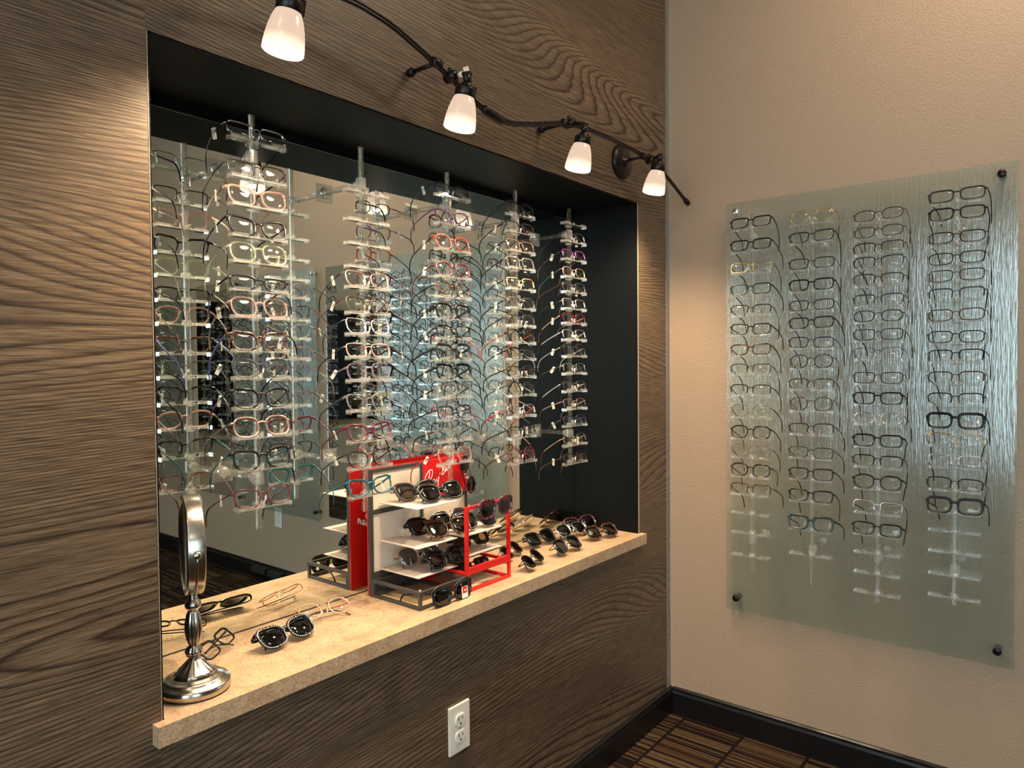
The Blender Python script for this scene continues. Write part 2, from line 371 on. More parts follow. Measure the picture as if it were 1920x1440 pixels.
# niche lining, painted black
b = MB(); T = 0.0016
b.box((NX0 + T, 0.002, NZ1 - 0.004), (NX1 - T, ND, NZ1 - 0.0005))           # soffit
b.box((NX0 + 0.0002, 0.002, NZ0), (NX0 + 0.004, ND, NZ1 - 0.0005)); b.box((NX1 - 0.004, 0.002, NZ0), (NX1 - 0.0002, ND, NZ1 - 0.0005))
b.box((NX0 + T, ND - 0.004, NZ0), (NX1 - T, ND, NZ1 - 0.0005))
struct(b.build('trim_1', 'black_paint'))
b = MB()                                                    # thin pale edge band round the laminate cut-out
b.box((NX0 - 0.0002, -0.0006, 0.684), (NX0 + 0.0006, 0.002, NZ1)); b.box((NX1 - 0.0006, -0.0006, 0.684), (NX1 + 0.0002, 0.002, NZ1))
struct(b.build('trim_2', 'cream_edge'))
b = MB(); b.box((-0.027, -0.003, 0.092), (-0.0005, 0.0, H_)); struct(b.build('trim_3', 'pale_corner_strip'))  # added pale translucent strip over the wood at the corner
def base_profile(b, p0, p1, inward):
    """baseboard from p0 to p1 (2D), thickness towards inward"""
    p0 = Vector(p0); p1 = Vector(p1); n = Vector(inward)
    prof = [(0, 0), (0.014, 0), (0.014, 0.072), (0.011, 0.080), (0.011, 0.088), (0.006, 0.092), (0, 0.092)]
    rings = [[Vector((p.x + n.x * d, p.y + n.y * d, z)) for d, z in prof] for p in (p0, p1)]
    b.loft(rings, False, False)
b = MB(); base_profile(b, (-L_, 0), (-0.001, 0), (0, -1)); struct(b.build('baseboard_back', 'black_baseboard'))
b = MB(); base_profile(b, (0, -W_), (0, -0.0145), (-1, 0)); struct(b.build('baseboard_right', 'black_baseboard'))
b = MB(); base_profile(b, (-L_, -W_), (-0.0145, -W_), (0, 1)); struct(b.build('baseboard_front', 'black_baseboard'))
# windows
def window(name, axis, c, u0, u1, z0, z1, n):
    b = MB(); t = 0.05
    def bx(a0, a1, zz0, zz1, d0, d1):
        if axis == 'x': b.box((a0, c + d0, zz0), (a1, c + d1, zz1))
        else: b.box((c + d0, a0, zz0), (c + d1, a1, zz1))
    bx(u0, u1, z0, z0 + t, -0.11, -0.04); bx(u0, u1, z1 - t, z1, -0.11, -0.04)
    bx(u0, u0 + t, z0, z1, -0.11, -0.04); bx(u1 - t, u1, z0, z1, -0.11, -0.04)
    for i in range(1, n):
        m = u0 + (u1 - u0) * i / n; bx(m - 0.02, m + 0.02, z0, z1, -0.11, -0.04)
    o = struct(b.build(name, 'window_frame_white'))
    b = MB(); bx(u0 + t, u1 - t, z0 + t, z1 - t, -0.078, -0.072); b.build('window_pane', 'window_glass', o)
window('window_1', 'x', -W_, WX0, WX1, WZ0, WZ1, 2)
window('window_2', 'y', -L_, VY0, VY1, VZ0, VZ1, 3)
for i, (x, y) in enumerate(FILL_DOWNLIGHTS):
    t = thing('fill_downlight', 'unseen round ceiling downlight added to fill the room with warm light', 'ceiling light', (x, y, H_), group='added ceiling downlights')
    MB().lathe([(0.215, -0.002), (0.225, -0.010), (0.24, -0.008), (0.24, 0.0)], seg=24).build('trim_ring', 'window_frame_white', t)
    MB().lathe([(0.0, -0.008), (0.214, -0.008), (0.214, -0.002), (0, -0.002)], seg=24).build('diffuser', 'lit_diffuser', t)

# ------------------------------------------------------------------ niche counter, mirror
b = MB(); PL = [(-1.816, -0.020), (-0.212, -0.020), (-0.212, 0.0), (NX1 - 0.005, 0.0), (NX1 - 0.005, ND - 0.005), (NX0 + 0.005, ND - 0.005), (NX0 + 0.005, 0.0), (-1.816, 0.0)]
b.loft([[Vector((x, y, 0.6503)) for x, y in PL], [Vector((x, y, 0.684)) for x, y in PL]], False, False)
o = b.build('counter_top', 'counter_laminate'); tag(o, 'tan speckled laminate counter shelf running along the bottom of the mirrored niche', 'counter')
MIR = 0.252
b = MB(); b.box((NX0 + 0.006, MIR, 0.6845), (NX1 - 0.006, ND - 0.005, 1.754)); o = b.build('wall_mirror', 'mirror_glass')
MB().box((NX0 + 0.006, MIR - 0.0006, 1.7535), (NX1 - 0.006, MIR + 0.004, 1.7555)).build('polished_edge', 'steel', o)
struct(MB().box((NX0 + 0.005, MIR - 0.0018, 0.6842), (NX1 - 0.005, MIR - 0.0002, 0.6858)).build('trim_4', 'black_rubber'))
tag(o, 'large rectangular mirror at the back of the black niche behind the acrylic rods', 'mirror')

# ------------------------------------------------------------------ eyeglasses
NS = 36
def outline(w, h, n, skew=0.0, taper=0.0, up=0.0, cut=0.0):
    """lens outline, outer side at +x"""
    pts = []
    for i in range(NS):
        t = 2 * PI * i / NS; c, s_ = math.cos(t), math.sin(t)
        x = w / 2 * math.copysign(abs(c) ** (2 / n), c); z = h / 2 * math.copysign(abs(s_) ** (2 / n), s_)
        x *= 1 + taper * z / h
        if z > 0: z += skew * max(0, x / (w / 2)) ** 2 * z / h * 2
        if z < 0 and x < 0: x += cut * (z / h) ** 2 * w
        pts.append((x, z + up * x))
    return pts
STY = {  # lens w, h, n, skew, taper, up, cut, bridge, rim thickness, rim depth, temple height, metal?, top only?
    'rectangular':   (0.051, 0.031, 4.2, 0.000, 0.06, 0.02, 0.25, 0.017, 0.0017, 0.0034, 0.0044, 0, 0),
    'bold rectangular': (0.051, 0.036, 4.0, 0.001, 0.05, 0.02, 0.2, 0.018, 0.0028, 0.0044, 0.0070, 0, 0),
    'thin rectangular': (0.052, 0.030, 3.8, 0.000, 0.04, 0.01, 0.2, 0.017, 0.0014, 0.0026, 0.0036, 1, 0),
    'small rectangular': (0.049, 0.026, 3.6, 0.000, 0.05, 0.01, 0.2, 0.020, 0.0016, 0.0032, 0.0046, 0, 0),
    'half-rim':      (0.052, 0.031, 3.8, 0.000, 0.06, 0.01, 0.2, 0.017, 0.0016, 0.0030, 0.0040, 1, 1),
    'rounded':       (0.049, 0.037, 2.7, 0.000, 0.04, 0.00, 0.1, 0.019, 0.0016, 0.0030, 0.0040, 0, 0),
    'thin round':    (0.047, 0.039, 2.3, 0.000, 0.02, 0.00, 0.0, 0.021, 0.0013, 0.0024, 0.0032, 1, 0),
    'thin oval':     (0.050, 0.031, 2.6, 0.000, 0.02, 0.00, 0.0, 0.019, 0.0013, 0.0024, 0.0032, 1, 0),
    'cat-eye':       (0.050, 0.035, 2.9, 0.005, 0.10, 0.06, 0.2, 0.018, 0.0018, 0.0036, 0.0052, 0, 0),
    'cat-eye metal': (0.050, 0.035, 2.8, 0.004, 0.10, 0.05, 0.2, 0.018, 0.0013, 0.0026, 0.0034, 1, 0),
    'rimless':       (0.051, 0.031, 3.4, 0.000, 0.04, 0.01, 0.2, 0.018, 0.0007, 0.0014, 0.0030, 1, 1),
    'round sun':     (0.048, 0.044, 2.2, 0.000, 0.03, 0.00, 0.0, 0.022, 0.0010, 0.0024, 0.0030, 1, 0),
    'aviator sun':   (0.055, 0.046, 2.6, 0.000, 0.16, -0.06, 0.5, 0.016, 0.0009, 0.0022, 0.0028, 1, 0),
    'square sun':    (0.053, 0.042, 3.4, 0.001, 0.10, 0.03, 0.3, 0.017, 0.0026, 0.0042, 0.0075, 0, 0),
    'cat-eye sun':   (0.055, 0.043, 2.8, 0.004, 0.12, 0.06, 0.3, 0.016, 0.0030, 0.0044, 0.0085, 0, 0),
}
CACHE = {}
def rim_section(p, nrm, t, d):
    """closed section round outline point p: nrm = outward 2D normal"""
    P = Vector((p[0], 0, p[1])); n = Vector((nrm[0], 0, nrm[1])); y = Vector((0, 1, 0))
    return [P + n * a + y * c for a, c in ((-0.35 * t, -d / 2), (0.75 * t, -d / 2), (1.3 * t, -d * 0.2), (1.3 * t, d * 0.2), (0.75 * t, d / 2), (-0.35 * t, d / 2), (-0.6 * t, 0))]
def normals(pts):
    out = []
    for i in range(len(pts)):
        a = pts[i - 1]; c = pts[(i + 1) % len(pts)]; tx, tz = c[0] - a[0], c[1] - a[1]; l = math.hypot(tx, tz) or 1
        out.append((tz / l, -tx / l))
    return out
def dome(x, w): return 0.05 * w * (1 - (2 * x / w) ** 2)
def front_geo(b, st, stone=False):
    w, h, n, sk, ta, up, cut, br, t, d, th, metal, top = STY[st]
    cx = br / 2 + w / 2
    wrap = lambda x: 0.45 * x * x            # gentle face curve
    for sgn in (1, -1):
        pts = outline(w, h, n, sk, ta, up, cut); N = normals(pts)
        rings = []
        for i, (p, q) in enumerate(zip(pts, N)):
            tt = t * (1.35 if p[1] > 0.25 * h and not metal else 1)
            sec = rim_section(p, q, tt, d)
            sec = [Vector((sgn * (v.x + cx), v.y + wrap(v.x + cx), v.z)) for v in sec]
            rings.append(sec)
        if top:
            k = NS // 2 + 3; sel = [rings[i % NS] for i in range(-2, k)]
            b.loft(sel, False, True)
        else: b.loft(rings, True, True)
        # end piece towards the hinge
        xo = cx + w / 2; z0 = h * 0.24 + up * w / 2 + sk
        xe = xo + 0.006; hh = th * 0.55
        if metal:
            b.tube([Vector((sgn * (xo - 0.001), wrap(xo), z0)), Vector((sgn * (xo + 0.004), wrap(xo), z0 + 0.0005)), Vector((sgn * xe, wrap(xo) + 0.004, z0)), Vector((sgn * xe, wrap(xo) + 0.008, z0))], 0.0011, 6)
        else:
            a0 = Vector((sgn * (xo - 0.002), wrap(xo), z0 + 0.001)); a1 = Vector((sgn * (xo + 0.003), wrap(xo), z0 + 0.001)); a2 = Vector((sgn * xe, wrap(xo) + 0.003, z0)); a3 = Vector((sgn * xe, wrap(xo) + 0.008, z0))
            b.tube([a0, a1, a2, a3], 0.001, 8, sq=[(d / 2, hh * 1.1), (d / 2, hh * 1.1), (0.0016, hh), (0.0015, hh)])
    # bridge
    zb = h * 0.16; xi = br / 2 + (0.0005 if not metal else 0)
    path = [Vector((xi * s, wrap(0) - 0.0003 - 0.0012 * (1 - s * s), zb + 0.0035 * (1 - s * s))) for s in [-1.1, -0.6, -0.2, 0.2, 0.6, 1.1]]
    b.tube(path, 0.001, 8, sq=((0.0009, 0.0011) if metal else (d / 2 * 0.9, max(0.0017, t * 1.25))))
    if st == 'aviator sun':
        b.tube([Vector((xi * s * 1.6, 0, h * 0.40 + 0.001 * (1 - s * s))) for s in (-1, 0, 1)], 0.0011, 8)
def lens_geo(b, st, sgn):
    w, h, n, sk, ta, up, cut, br, t, d, th, metal, top = STY[st]
    cx = br / 2 + w / 2; pts = outline(w * 0.985, h * 0.985, n, sk, ta, up, cut)
    def P(p, k, y): x = sgn * (p[0] * k + cx); return Vector((x, y + 0.45 * x * x - 0.0016 * (1 - k * k), p[1] * k))
    f0 = len(b.bm.faces); front = []; back = []
    ks = (1, 0.66, 0.33)
    for k in ks: front.append([b.bm.verts.new(P(p, k, -0.0006)) for p in pts]); back.append([b.bm.verts.new(P(p, k, 0.0009)) for p in pts])
    cf = b.bm.verts.new(P((0, 0), 0, -0.0006)); cb = b.bm.verts.new(P((0, 0), 0, 0.0009))
    for R, c in ((front, cf), (back, cb)):
        for i in range(2):
            for j in range(NS): b.bm.faces.new((R[i][j], R[i][(j + 1) % NS], R[i + 1][(j + 1) % NS], R[i + 1][j]))
        for j in range(NS): b.bm.faces.new((R[2][j], R[2][(j + 1) % NS], c))
    for j in range(NS): b.bm.faces.new((front[0][j], front[0][(j + 1) % NS], back[0][(j + 1) % NS], back[0][j]))
    b._mark(f0, True)
def hinge(st):
    w, h, n, sk, ta, up, cut, br, t, d, th, metal, top = STY[st]
    xo = br / 2 + w; return Vector((xo + 0.006, 0.45 * xo * xo + 0.008, h * 0.24 + up * w / 2 + sk))
def temple_path(st, sgn, folded, var=0):
    H = hinge(st); droop = (0.16, 0.06, 0.26, 0.12)[var]; inw = (0.0, 0.010, 0.004, -0.006)[var]
    if folded:
        off = 0.0 if sgn > 0 else 0.0055
        P = [(H.x, H.y), (H.x - 0.001, H.y + 0.004 + off), (H.x - 0.010, H.y + 0.007 + off), (0.03, H.y + 0.008 + off), (-0.015, H.y + 0.008 + off), (-0.035, H.y + 0.007 + off), (-0.050, H.y + 0.004 + off), (-0.058, H.y + 0.001 + off)]
        Z = [0, 0, 0, -0.001, -0.003, -0.008, -0.020, -0.031]
        return [Vector((sgn * x, y, H.z + z)) for (x, y), z in zip(P, Z)]
    out = []
    for s_, dz, dx in ((0, 0, 0), (0.006, 0, 0.0005), (0.028, 0, 0.002), (0.055, 0, 0.0), (0.078, -0.001, -0.003), (0.088, -0.004, -0.004), (0.096, -0.011, -0.005), (0.102, -0.021, -0.006), (0.106, -0.033, -0.007)):
        out.append(Vector((sgn * (H.x + dx - inw * (s_ / 0.1) ** 1.6), H.y + s_, H.z + dz - droop * s_)))
    return out
def temple_geo(b, st, sgn, folded, tips=True, var=0):
    w, h, n, sk, ta, up, cut, br, t, d, th, metal, top = STY[st]
    P = temple_path(st, sgn, folded, var); k = len(P); sq = []
    for i in range(k):
        f = i / (k - 1)
        if metal: hh = (th * 0.5 if i < k - 4 else 0.0021); ww = (0.0006 if i < k - 4 else 0.0013)
        else: hh = th * 0.5 * (1 - 0.45 * min(1, f * 1.5)) if i < k - 3 else th * 0.5 * 0.62; hh = max(hh, 0.0016); ww = 0.0013
        if i == k - 1: hh *= 0.8; ww *= 0.8
        sq.append((ww, hh))
    f0 = len(b.bm.faces)
    b.tube(P, 0.001, 8, sq=sq)
    if metal and tips:                     # plastic ear tips on metal arms
        b.bm.faces.ensure_lookup_table()
        for f in b.bm.faces[f0:]:
            c = f.calc_center_median()
            if (c - P[-1]).length < (P[-1] - P[-5]).length * 1.02: f.material_index = 1
def cached(key, fn, mats):
    if key not in CACHE:
        b = MB(); fn(b); bmesh.ops.recalc_face_normals(b.bm, faces=b.bm.faces[:])
        me = bpy.data.meshes.new(key[0]); b.bm.to_mesh(me); b.bm.free()
        for m in mats: me.materials.append(m)
        CACHE[key] = me
    return CACHE[key]
def glasses(label, st, fc, tcol=None, lens_m='clear_lens', folded=False, tagged=0, group=None, cat='eyeglasses', name='eyeglasses', extra=None):
    tcol = tcol or fc; F = FR[fc]; Tm = FR[tcol]; metal = STY[st][11]
    o = thing(name, label, cat, group=group)
    place('frame_front', cached(('frame_front', st, fc), lambda b: front_geo(b, st), [F]), o)
    for sgn in (1, -1):
        place('lens', cached(('lens', st, sgn, lens_m), lambda b: lens_geo(b, st, sgn), [M[lens_m]]), o)
        tip = FR['black'] if metal and tcol in ('gunmetal', 'black metal', 'silver metal', 'black') else FR['tortoise'] if metal else Tm
        var = 0 if folded else random.randrange(4)
        if sgn == (-1 if tagged == 1 else 1): vtag = var
        tp = place('temple', cached(('temple', st, sgn, folded, tcol, var), lambda b: temple_geo(b, st, sgn, folded, True, var), [Tm, tip]), o)
        if tcol != fc: tp['label'] = tcol + ' temple arm'
    if metal:
        for sgn in (1, -1):
            def pad(b):
                m = Matrix.Translation((sgn * 0.0065, 0.006, -0.003)) @ Matrix.Rotation(sgn * 0.35, 4, 'Y') @ Matrix.Diagonal((0.0012, 0.0028, 0.0058, 1))
                bmesh.ops.create_icosphere(b.bm, subdivisions=2, radius=1, matrix=m)
                for f in b.bm.faces: f.smooth = True
                b.tube([(sgn * 0.0065, 0.006, -0.002), (sgn * 0.009, 0.007, 0.001), (sgn * 0.0095, 0.001, 0.001)], 0.0004, 5)
            place('nose_pad', cached(('nose_pad', sgn), pad, [M['silicone']]), o)
    if tagged:
        sgn = -1 if tagged == 1 else 1
        P = temple_path(st, sgn, folded, vtag); q = P[2] if not folded else P[3]
        def tg(b):
            b.box((-0.0011, -0.004, -0.0115), (-0.0006, 0.004, 0.009)); b.box((0.0006, -0.004, -0.0115), (0.0011, 0.004, 0.009)); b.box((-0.0011, -0.004, 0.009), (0.0011, 0.004, 0.0095))
            b.mi = 1
            for k in range(4): b.box((-0.0013, -0.003, -0.002 + k * 0.0022), (-0.00112, 0.003, -0.0009 + k * 0.0022))
        r = random.uniform(-0.5, 0.5)
        rot = (0.35 + r, random.uniform(-.25, .25), random.uniform(-0.4, 0.4)) if not folded else (r * 0.5, 0.1, PI / 2 + r * 0.4)
        place('price_tag', cached(('price_tag', 0), tg, [M['tag_paper'], M['tag_ink']]), o, (q.x, q.y, q.z - 0.001), rot)
    if extra: extra(o, st)
    return o
def text_mesh(name, txt, size, mat, parent, loc, rot, shear=0, ext=0.0002, align='CENTER'):
    c = bpy.data.curves.new(name, 'FONT'); c.body = txt; c.size = size; c.extrude = ext; c.shear = shear; c.align_x = align
    tmp = bpy.data.objects.new('t', c); COL.objects.link(tmp); bpy.context.view_layer.update()
    me = bpy.data.meshes.new_from_object(tmp.evaluated_get(bpy.context.evaluated_depsgraph_get())); bpy.data.objects.remove(tmp)
    me.materials.clear(); me.materials.append(M[mat]); return place(name, me, parent, loc, rot)

# ------------------------------------------------------------------ acrylic rods with trays
def tray_geo(b):
    # local: rod along z through origin, front is -y; bar in front of the rod
    b.box((-0.058, -0.0270, -0.0015), (0.058, -0.0085, 0.0015), bev=0.0004)
    for s_ in (-1, 1):
        x0, x1 = sorted((s_ * 0.058, s_ * 0.026))
        b.box((x0, -0.0282, -0.0015), (x1, -0.0266, 0.0058)); b.box((x0, -0.0100, -0.0015), (x1, -0.0084, 0.0058))
        b.box((s_ * 0.058 - 0.0008, -0.0282, -0.0045), (s_ * 0.058 + 0.0008, -0.0084, 0.0045))
    prof = [(0.0072, -0.004), (0.0120, -0.004), (0.0120, 0.004), (0.0100, 0.0085), (0.0072, 0.0085)]
    rings = [[Vector((r * math.cos(2 * PI * j / 16), r * math.sin(2 * PI * j / 16), z)) for j in range(16)] for r, z in prof]
    b.loft(rings + [rings[0]], False, True, caps=False)
    b.tube([(0, -0.0185, -0.0015), (0, -0.0185, 0.011)], [0.0035, 0.0028], 8)   # nose post
def rod_thing(label, loc, rz, z0, z1, trays, brackets, reach, group, sub='acrylic'):
    """loc: foot of the rod in plan; reach: distance from rod axis to the surface behind"""
    t = thing('eyewear_rod', label, 'display rod', (loc[0], loc[1], z0), (0, 0, rz), group)
    MB().tube([(0, 0, 0), (0, 0, z1 - z0)], 0.0063, 24).build('rod', 'acrylic', t)
    for z in trays: place('tray', cached(('tray', 0), tray_geo, [M['acrylic_tray']]), t, (0, 0, z - z0))
    for z in brackets:
        b = MB(); zz = z - z0
        b.tube([(0, 0, zz - 0.012), (0, 0, zz + 0.012)], 0.0115, 14, smooth=False)
        b.tube([(0, 0.009, zz), (0, 0.024, zz)], [0.0115, 0.0095], 14)
        b.build('clamp', 'clouded_acrylic', t)
        MB().tube([(0, 0.024, zz), (0, reach - 0.012, zz)], 0.0062, 16).build('bracket_arm', 'acrylic', t)
        b = MB(); b.tube([(0, reach - 0.014, zz), (0, reach - 0.0035, zz)], [0.0095, 0.0135], 16); b.build('bracket_boss', 'clouded_acrylic', t)
        b = MB(); b.box((-0.021, reach - 0.0038, zz - 0.021), (0.021, reach - 0.0003, zz + 0.021), bev=0.0005); b.build('mount_plate', 'acrylic', t)
    return t
ORD = ['topmost', 'second', 'third', 'fourth', 'fifth', 'sixth', 'seventh', 'eighth', 'ninth', 'tenth', 'eleventh', 'twelfth', 'thirteenth', 'fourteenth', 'fifteenth', 'sixteenth', 'seventeenth']
def ordin(i): return ORD[i] if i == 0 else ORD[i] + ' from top'

TILT = 0.27
RY = 0.118
def set_on_rod(o, x, y, z, rz, st, jitter=0.05):
    o.rotation_euler = Euler((-TILT + random.uniform(-.05, .05), random.uniform(-jitter, jitter) * 0.35, 0), 'XYZ')
    o.rotation_euler = (Matrix.Rotation(rz, 3, 'Z') @ o.rotation_euler.to_matrix()).to_euler()
    o.location = (x, y, z)
NICHE = [
 ('leftmost', -1.551, 1.738, 0.930, [1.68, 1.608, 1.555, 1.497, 1.448, 1.395, 1.344, 1.279, 1.227, 1.169, 1.113, 1.051, 0.977], [
  ('half-rim', 'silver metal', 'black metal'), ('half-rim', 'gunmetal', 'bronze metal'), ('cat-eye', 'clear pink', 'rose gold'), ('cat-eye', 'black', 'black'),
  ('rounded', 'clear green', 'clear green'), ('small rectangular', 'black', 'black'), ('rounded', 'clear pink', 'light tortoise'), ('cat-eye', 'tortoise', 'violet blue'),
  ('cat-eye metal', 'gunmetal', 'black'), ('cat-eye', 'black', 'black'), ('rounded', 'rose gold', 'tortoise'), ('cat-eye', 'black', 'teal'), ('cat-eye metal', 'burgundy', 'burgundy')]),
 ('second', -1.283, 1.738, 0.920, [1.631, 1.568, 1.516, 1.466, 1.421, 1.365, 1.318, 1.267, 1.216, 1.149, 1.082, 1.022, 0.959], [
  None, None, None, None, ('cat-eye metal', 'rose gold', 'black metal'), ('cat-eye metal', 'bronze metal', 'burgundy'), ('cat-eye metal', 'silver metal', 'black metal'),
  ('thin rectangular', 'rose gold', 'black metal'), ('rounded', 'clear lilac', 'clear grey'), ('cat-eye', 'clear grey', 'gunmetal'), ('cat-eye', 'burgundy', 'burgundy'),
  ('cat-eye metal', 'black metal', 'black'), ('cat-eye', 'teal', 'teal')]),
 ('third', -1.006, 1.738, 0.921, [1.672, 1.601, 1.537, 1.47, 1.419, 1.365, 1.316, 1.263, 1.213, 1.167, 1.112, 1.056, 0.999], [
  ('thin oval', 'black metal', 'black'), ('cat-eye metal', 'purple', 'purple'), ('rounded', 'orange red', 'black'), ('rounded', 'burgundy', 'burgundy'), ('rounded', 'tortoise', 'black'),
  ('bold rectangular', 'black', 'black'), ('rectangular', 'black', 'black'), ('bold rectangular', 'matte black', 'black'), ('bold rectangular', 'black', 'matte black'), ('rectangular', 'clear grey', 'black'),
  ('rectangular', 'navy', 'black'), ('rounded', 'clear grey', 'black'), ('rounded', 'clear pink', 'red')]),
 ('fourth', -0.728, 1.744, 0.920, [1.669, 1.62, 1.567, 1.519, 1.461, 1.407, 1.358, 1.31, 1.264, 1.213, 1.161, 1.101, 1.042, 0.97], [
  ('rounded', 'matte black', 'black'), ('thin rectangular', 'black metal', 'black'), ('rectangular', 'brown', 'black'), ('rectangular', 'clear grey', 'black'), ('half-rim', 'gold metal', 'black'),
  ('thin rectangular', 'gunmetal', 'black'), ('half-rim', 'gunmetal', 'black'), ('rounded', 'black', 'red'), ('rectangular', 'black', 'black'), ('thin rectangular', 'black metal', 'black metal'),
  ('thin round', 'black metal', 'black'), ('half-rim', 'silver metal', 'red'), ('thin rectangular', 'black', 'black'), ('thin round', 'burgundy', 'burgundy')]),
 ('fifth', -0.457, 1.737, 0.930, [1.683, 1.628, 1.572, 1.518, 1.472, 1.42, 1.375, 1.324, 1.273, 1.219, 1.164, 1.108, 1.056, 0.995, 0.938], [
  None, ('rimless', 'gunmetal', 'black'), ('half-rim', 'purple', 'bronze metal'), ('thin oval', 'rose gold', 'teal'), ('thin rectangular', 'gunmetal', 'brown'), ('half-rim', 'silver metal', 'black'),
  ('thin rectangular', 'burgundy', 'rose gold'), ('half-rim', 'silver metal', 'silver metal'), ('rounded', 'black metal', 'silver metal'), ('rimless', 'silver metal', 'gunmetal'), ('thin rectangular', 'gunmetal', 'silver metal'),
  ('rimless', 'rose gold', 'rose gold'), ('thin rectangular', 'navy', 'gunmetal'), ('rimless', 'gold metal', 'gold metal'), ('thin rectangular', 'black metal', 'bronze metal')]),
]
def describe(st, fc, tc):
    a = fc + ' ' + st
    return a + (' eyeglasses with ' + tc + ' arms' if tc != fc else ' eyeglasses')
for nm, x, z1, z0, trays, gl in NICHE:
    rod_thing('clear acrylic eyeglasses rod with trays, %s from left in the mirrored niche' % nm if nm != 'leftmost' else 'clear acrylic eyeglasses rod with trays, leftmost in the mirrored niche',
              (x, RY), 0, z0, z1, trays, (1.657, 1.032), MIR - RY, 'acrylic rods standing off the niche mirror')
    for i, g in enumerate(gl):
        if not g: continue
        st, fc, tc = g; h = STY[st][1]
        o = glasses('%s, %s on %s niche rod' % (describe(st, fc, tc), ordin(i), nm), st, fc, tc, tagged=(1 if (i * 7 + len(nm)) % 3 else 2),
                    group='eyeglasses on the rods in front of the niche mirror')
        set_on_rod(o, x, RY - 0.0195, trays[i] + 0.0025 + h / 2, 0, st)

# ------------------------------------------------------------------ textured glass panels on the right wall
def glass_panel(y0, y1, label, dark=None):
    t = thing('glass_panel', label, 'glass panel', (0, (y0 + y1) / 2, 0.425), group=None); w2 = (y1 - y0) / 2
    MB().box((-0.033, -w2, 0), (-0.027, w2, 1.348)).build('glass_sheet', 'rain_glass', t)
    for i, (yy, zz) in enumerate(((w2 - 0.033, 1.318), (w2 - 0.033, 0.042), (-w2 + 0.037, 1.318), (-w2 + 0.037, 0.042))):
        b = MB(); b.tube([(0.0, yy, zz), (-0.027, yy, zz)], 0.009, 20); b.tube([(-0.033, yy, zz), (-0.040, yy, zz)], 0.0105, 20)
        b.tube([(-0.040, yy, zz), (-0.042, yy, zz)], [0.0105, 0.0085], 20)
        b.build('standoff_bolt', 'bolt_bright' if i == 0 else 'bolt_dark', t)
    return t
PX = -0.15
glass_panel(-1.012, -0.222, 'rain-textured glass panel on standoff bolts on the beige wall, nearest the corner')
WALLR = [
 ('leftmost', -0.353, 1.705, 0.602, [1.677, 1.609, 1.541, 1.474, 1.411, 1.352, 1.29, 1.23, 1.166, 1.102, 1.036, 0.978, 0.919, 0.86], [0.782, 0.721, 0.651], [
  ('rectangular', 'black', 'black'), ('rectangular', 'black', 'matte black'), ('thin rectangular', 'gold metal', 'black'), ('rectangular', 'dark green', 'black'), ('half-rim', 'black metal', 'black'),
  ('rectangular', 'matte black', 'black'), ('rectangular', 'tortoise', 'black'), ('half-rim', 'gunmetal', 'black'), ('half-rim', 'black metal', 'black'), ('rounded', 'clear grey', 'black'),
  ('rounded', 'black', 'black'), ('rounded', 'clear grey', 'tortoise'), ('rounded', 'black', 'gunmetal'), ('half-rim', 'bronze metal', 'black')]),
 ('second', -0.531, 1.690, 0.592, [1.671, 1.613, 1.536, 1.474, 1.415, 1.364, 1.307, 1.252, 1.186, 1.128, 1.055, 0.986, 0.923, 0.859, 0.779], [0.683], [
  ('thin round', 'gold metal', 'gold metal'), ('rectangular', 'gunmetal', 'black'), ('thin rectangular', 'black metal', 'black'), ('rectangular', 'black', 'black'), ('thin rectangular', 'black metal', 'black'),
  ('rectangular', 'matte black', 'black'), ('thin rectangular', 'navy', 'black'), ('thin round', 'black metal', 'black'), ('half-rim', 'bronze metal', 'black'), ('thin round', 'bronze metal', 'tortoise'),
  ('half-rim', 'black metal', 'black'), ('thin rectangular', 'dark green', 'black'), ('rectangular', 'matte black', 'black'), ('rectangular', 'black', 'tortoise'), ('bold rectangular', 'dark green', 'dark green')]),
 ('third', -0.707, 1.683, 0.576, [1.652, 1.606, 1.562, 1.523, 1.475, 1.419, 1.375, 1.324, 1.273, 1.205, 1.148, 1.093, 1.031, 0.974, 0.916, 0.846, 0.785], [0.714, 0.658, 0.603], [
  ('thin oval', 'bronze metal', 'black'), ('thin oval', 'bronze metal', 'bronze metal'), ('half-rim', 'bronze metal', 'black'), ('half-rim', 'gunmetal', 'black'), ('half-rim', 'bronze metal', 'gunmetal'), ('half-rim', 'gunmetal', 'gunmetal'),
  ('thin oval', 'black metal', 'black'), ('thin rectangular', 'gunmetal', 'black'), ('rimless', 'gunmetal', 'gunmetal'), ('thin rectangular', 'gunmetal', 'gunmetal'), ('rectangular', 'black metal', 'black'), ('thin oval', 'silver metal', 'black'),
  ('rectangular', 'black', 'black'), ('half-rim', 'black', 'black'), ('rounded', 'black', 'black'), ('half-rim', 'silver metal', 'black'), ('rectangular', 'black', 'matte black')]),
 ('rightmost', -0.890, 1.702, 0.606, [1.677, 1.63, 1.569, 1.515, 1.471, 1.423, 1.369, 1.312, 1.263, 1.206, 1.15, 1.094, 1.045, 0.988, 0.928, 0.872], [0.801, 0.746, 0.686, 0.628], [
  ('rectangular', 'matte black', 'black'), ('rectangular', 'black', 'black'), ('thin rectangular', 'black metal', 'black'), ('thin rectangular', 'black metal', 'black metal'), ('thin rectangular', 'gunmetal', 'black'), ('half-rim', 'gunmetal', 'black'),
  ('thin rectangular', 'bronze metal', 'black'), ('thin rectangular', 'black metal', 'bronze metal'), ('half-rim', 'black metal', 'black'), ('half-rim', 'bronze metal', 'black'), ('half-rim', 'black metal', 'gunmetal'), ('bold rectangular', 'black', 'black'),
  ('half-rim', 'gold metal', 'black'), ('half-rim', 'silver metal', 'black'), ('half-rim', 'black metal', 'black'), ('bold rectangular', 'matte black', 'black')]),
]
